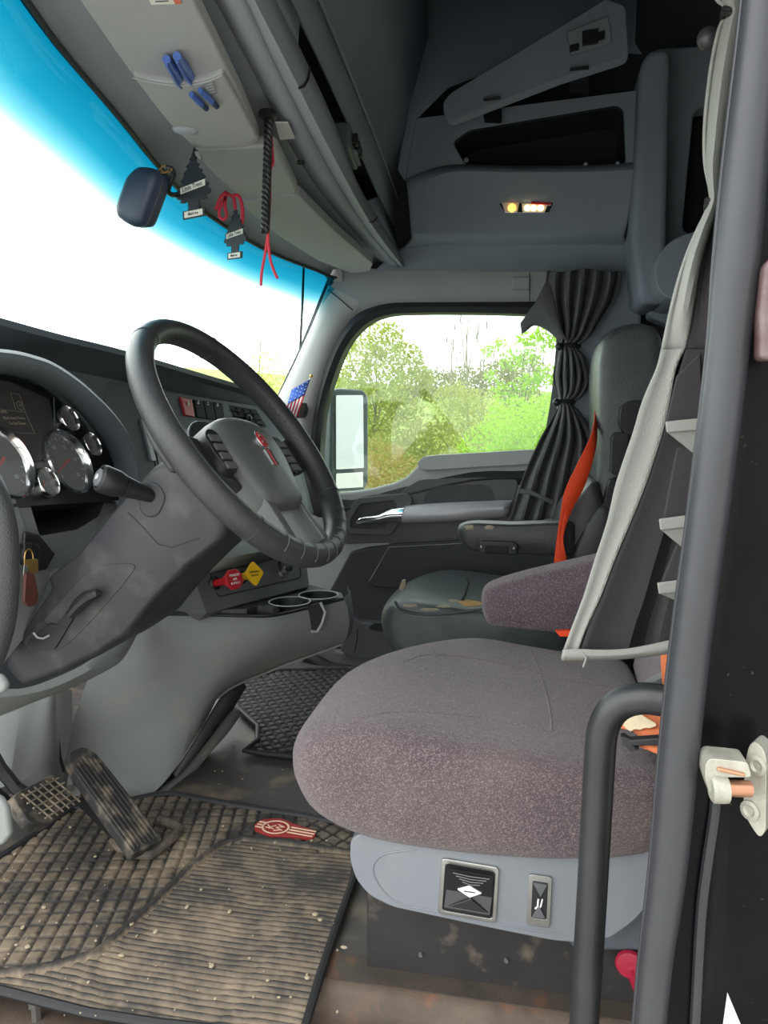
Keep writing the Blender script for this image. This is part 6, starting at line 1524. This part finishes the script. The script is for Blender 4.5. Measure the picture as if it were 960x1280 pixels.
# the red ribbon it hangs from
rl = lambda pts, y: [Vector(p) for p in cr([Y(u, v, y) for u, v in pts], 5)]
def ribbon(pts, y, w, name, m, par):
    P = rl(pts, y); a = []; b = []
    for i, p in enumerate(P):
        t = (P[min(i+1, len(P)-1)]-P[max(0, i-1)]).normalized(); s = t.cross(Vector((0, 1, 0))).normalized()*w/2; a.append(p-s); b.append(p+s)
    return MB().grid([a, b]).build(name, m, par, solid=.0012)
ribbon([(281, 240), (286, 243), (292, 248), (294, 262)], c2.y-.004, .006, 'hanging_ribbon', M['cordr'], bt2)
rb_t = thing('red_ribbon', Y(283, 240, c2.y), 'red ribbon bow tied beside the smaller tree air freshener', 'ribbon')
ribbon([(283, 240), (276, 246), (271, 258), (269, 262)], c2.y-.008, .007, 'tail', M['cordr'], rb_t)
ribbon([(283, 241), (281, 256), (283, 270), (279, 274), (274, 270), (275, 260), (282, 245)], c2.y-.010, .006, 'loop', M['cordr'], rb_t)
ribbon([(291, 244), (299, 246), (303, 262), (302, 280), (300, 292)], c2.y-.008, .007, 'tail', M['cordr'], rb_t)
# dark fob case on a strap
yf = t1c.y-.05
fb = thing('fob_case', Y(205, 210, yf), 'dark rounded fob case hanging from a strap in front of the tinted band', 'fob case')
fo_ = [(174, 211), (182, 209), (203, 214), (203, 225), (199, 240), (186, 275), (182, 282), (168, 283), (152, 274), (149, 266), (152, 255), (164, 222)]
P = rnd([Y(u, v, yf) for u, v in fo_], .006, 3); cc2 = sum(P, Vector())/len(P)
MB().loft([[p.lerp(cc2, k)+Vector((.25*dy, dy, 0)) for p in P] for dy, k in ((-.016, .35), (-.014, .16), (-.008, .03), (0, 0), (.012, 0), (.018, .04), (.022, .2))]).build('case', M['fob'], fb, ang=50)
MB().tube([p+Vector((0, .002, 0)) for p in P]+[P[0]+Vector((0, .002, 0))], .0012, 6).build('case_seam', M['black'], fb)
MB().tube([Y(u, v, yf-.01) for u, v in ((157, 262), (159, 256))], .002, 6).build('lens', M['silverp'], fb)
for k in range(2):
    c_ = Y(205+3*k, 212-1*k, yf); MB().tube([c_+Vector((math.cos(t)*.008, .003*math.sin(t*1+k), math.sin(t)*.006)) for t in [i*math.pi/10 for i in range(21)]], .001, 5).build('ring', M['gold'], fb)
MB().tube([Vector(p) for p in cr([Y(u, v, yf+o) for u, v, o in ((207, 209, 0), (214, 211, .005), (217, 218, .012), (213, 228, .02), (210, 238, .03), (214, 243, .045), (222, 243, .062), (232, 236, .068), (238, 222, .068), (243, 200, .066), (245, 188, .06))], 6)], .0042, 8).build('strap', M['black'], fb)
# braided strap with a red cord
hs_ = thing('braided_strap', Z(335, 146, 1.275), 'black braided strap with a red cord hanging from the overhead console', 'strap')
y0 = Z(335, 146, 1.275).y
MB().lathe(Z(334.5, 144, 1.272), (0, 0, -1), [(.013, -.006), (.015, .002), (.009, .004), (.0, .002)], 20).build('grommet', M['black'], hs_)
tp_, bt_ = Y(336, 147, y0), Y(331.5, 290, y0)
for k in range(3):
    pth = []
    for i in range(61):
        s = i/60; a = s*2*math.pi*7+k*2*math.pi/3; pth.append(tp_.lerp(bt_, s)+Vector((.0035*math.cos(a), .0035*math.sin(a), 0)))
    MB().tube(pth, .0042, 8).build('braid_strand', M['black'], hs_)
ribbon([(338, 155), (340, 185), (341, 205), (338, 212), (337, 250), (335, 290), (331, 318), (327, 340), (326, 357)], y0+.008, .0045, 'red_cord', M['cordr'], hs_)
ribbon([(337, 160), (336, 200), (335, 260), (335, 300), (338, 325), (343, 340), (347, 348)], y0+.005, .0045, 'red_cord', M['cordr'], hs_)
# clear label plate on the console near the strap and little screw hole
struct(MB().prism([Z(u, v, 1.268) for u, v in ((344, 152), (360, 152), (369, 172), (350, 174))], (0, 0, -.0015)).build('trim_19', M['pillar'], smooth=False), 'pale blank plate on the console')
struct(MB().lathe(Z(376, 204, 1.271), (0, 0, -1), [(.007, -.004), (.007, .001), (.004, .001), (0, -.001)], 14).build('trim_20', M['cavity']))
# tape strips left on the glass
p0, p1, p2 = rows_ws = (rows[0][0], rows[0][0], rows[0][0])
WSP = [top[9], top[14], bot[11]]
wn = (WSP[1]-WSP[0]).cross(WSP[2]-WSP[0]).normalized()
for i, (pts, lab) in enumerate(((((102, 301), (113, 308), (110, 314), (99, 307)), 'leftmost short tape strip stuck on the windshield'), (((130, 291), (134, 294), (125, 311), (121, 309)), 'slanted long tape strip on the windshield above the leftmost short one'),
                                (((157, 308), (161, 311), (153, 327), (149, 325)), 'slanted long tape strip nearest the fob case on the windshield'), (((142, 325), (154, 329), (151, 335), (140, 331)), 'short tape strip below the slanted one nearest the fob case'))):
    P = []
    for u, v in pts:
        d = ray(u, v); best = None
        for k in range(NR):
            for j in range(27):
                pass
        P.append(PL(u, v, WSP[0], wn))
    tag(MB().prism(P, -wn*.0006 if wn.x > 0 else wn*.0006).build('tape_strip', M['tape'], smooth=False), lab, 'tape', 'tape strips on the windshield')
# ================================================================== camera
cd = bpy.data.cameras.new('camera'); cam = bpy.data.objects.new('camera', cd); COL.objects.link(cam)
cd.sensor_fit = 'VERTICAL'; cd.sensor_height = 36; cd.sensor_width = 27; cd.lens = FPX/1280*36; cd.clip_start = .02; cd.clip_end = 300
mx = Matrix((RIGHT, UP, -FWD)).transposed().to_4x4(); mx.translation = CAMP; cam.matrix_world = mx
sc = bpy.context.scene; sc.camera = cam
sc.view_settings.view_transform = 'Standard'; sc.view_settings.look = 'None'; sc.view_settings.exposure = 0.6; sc.view_settings.gamma = 1; sc.view_settings.use_curve_mapping = False
sc.cycles.max_bounces = 12; sc.cycles.diffuse_bounces = 8; sc.cycles.transparent_max_bounces = 16; sc.cycles.use_denoising = True
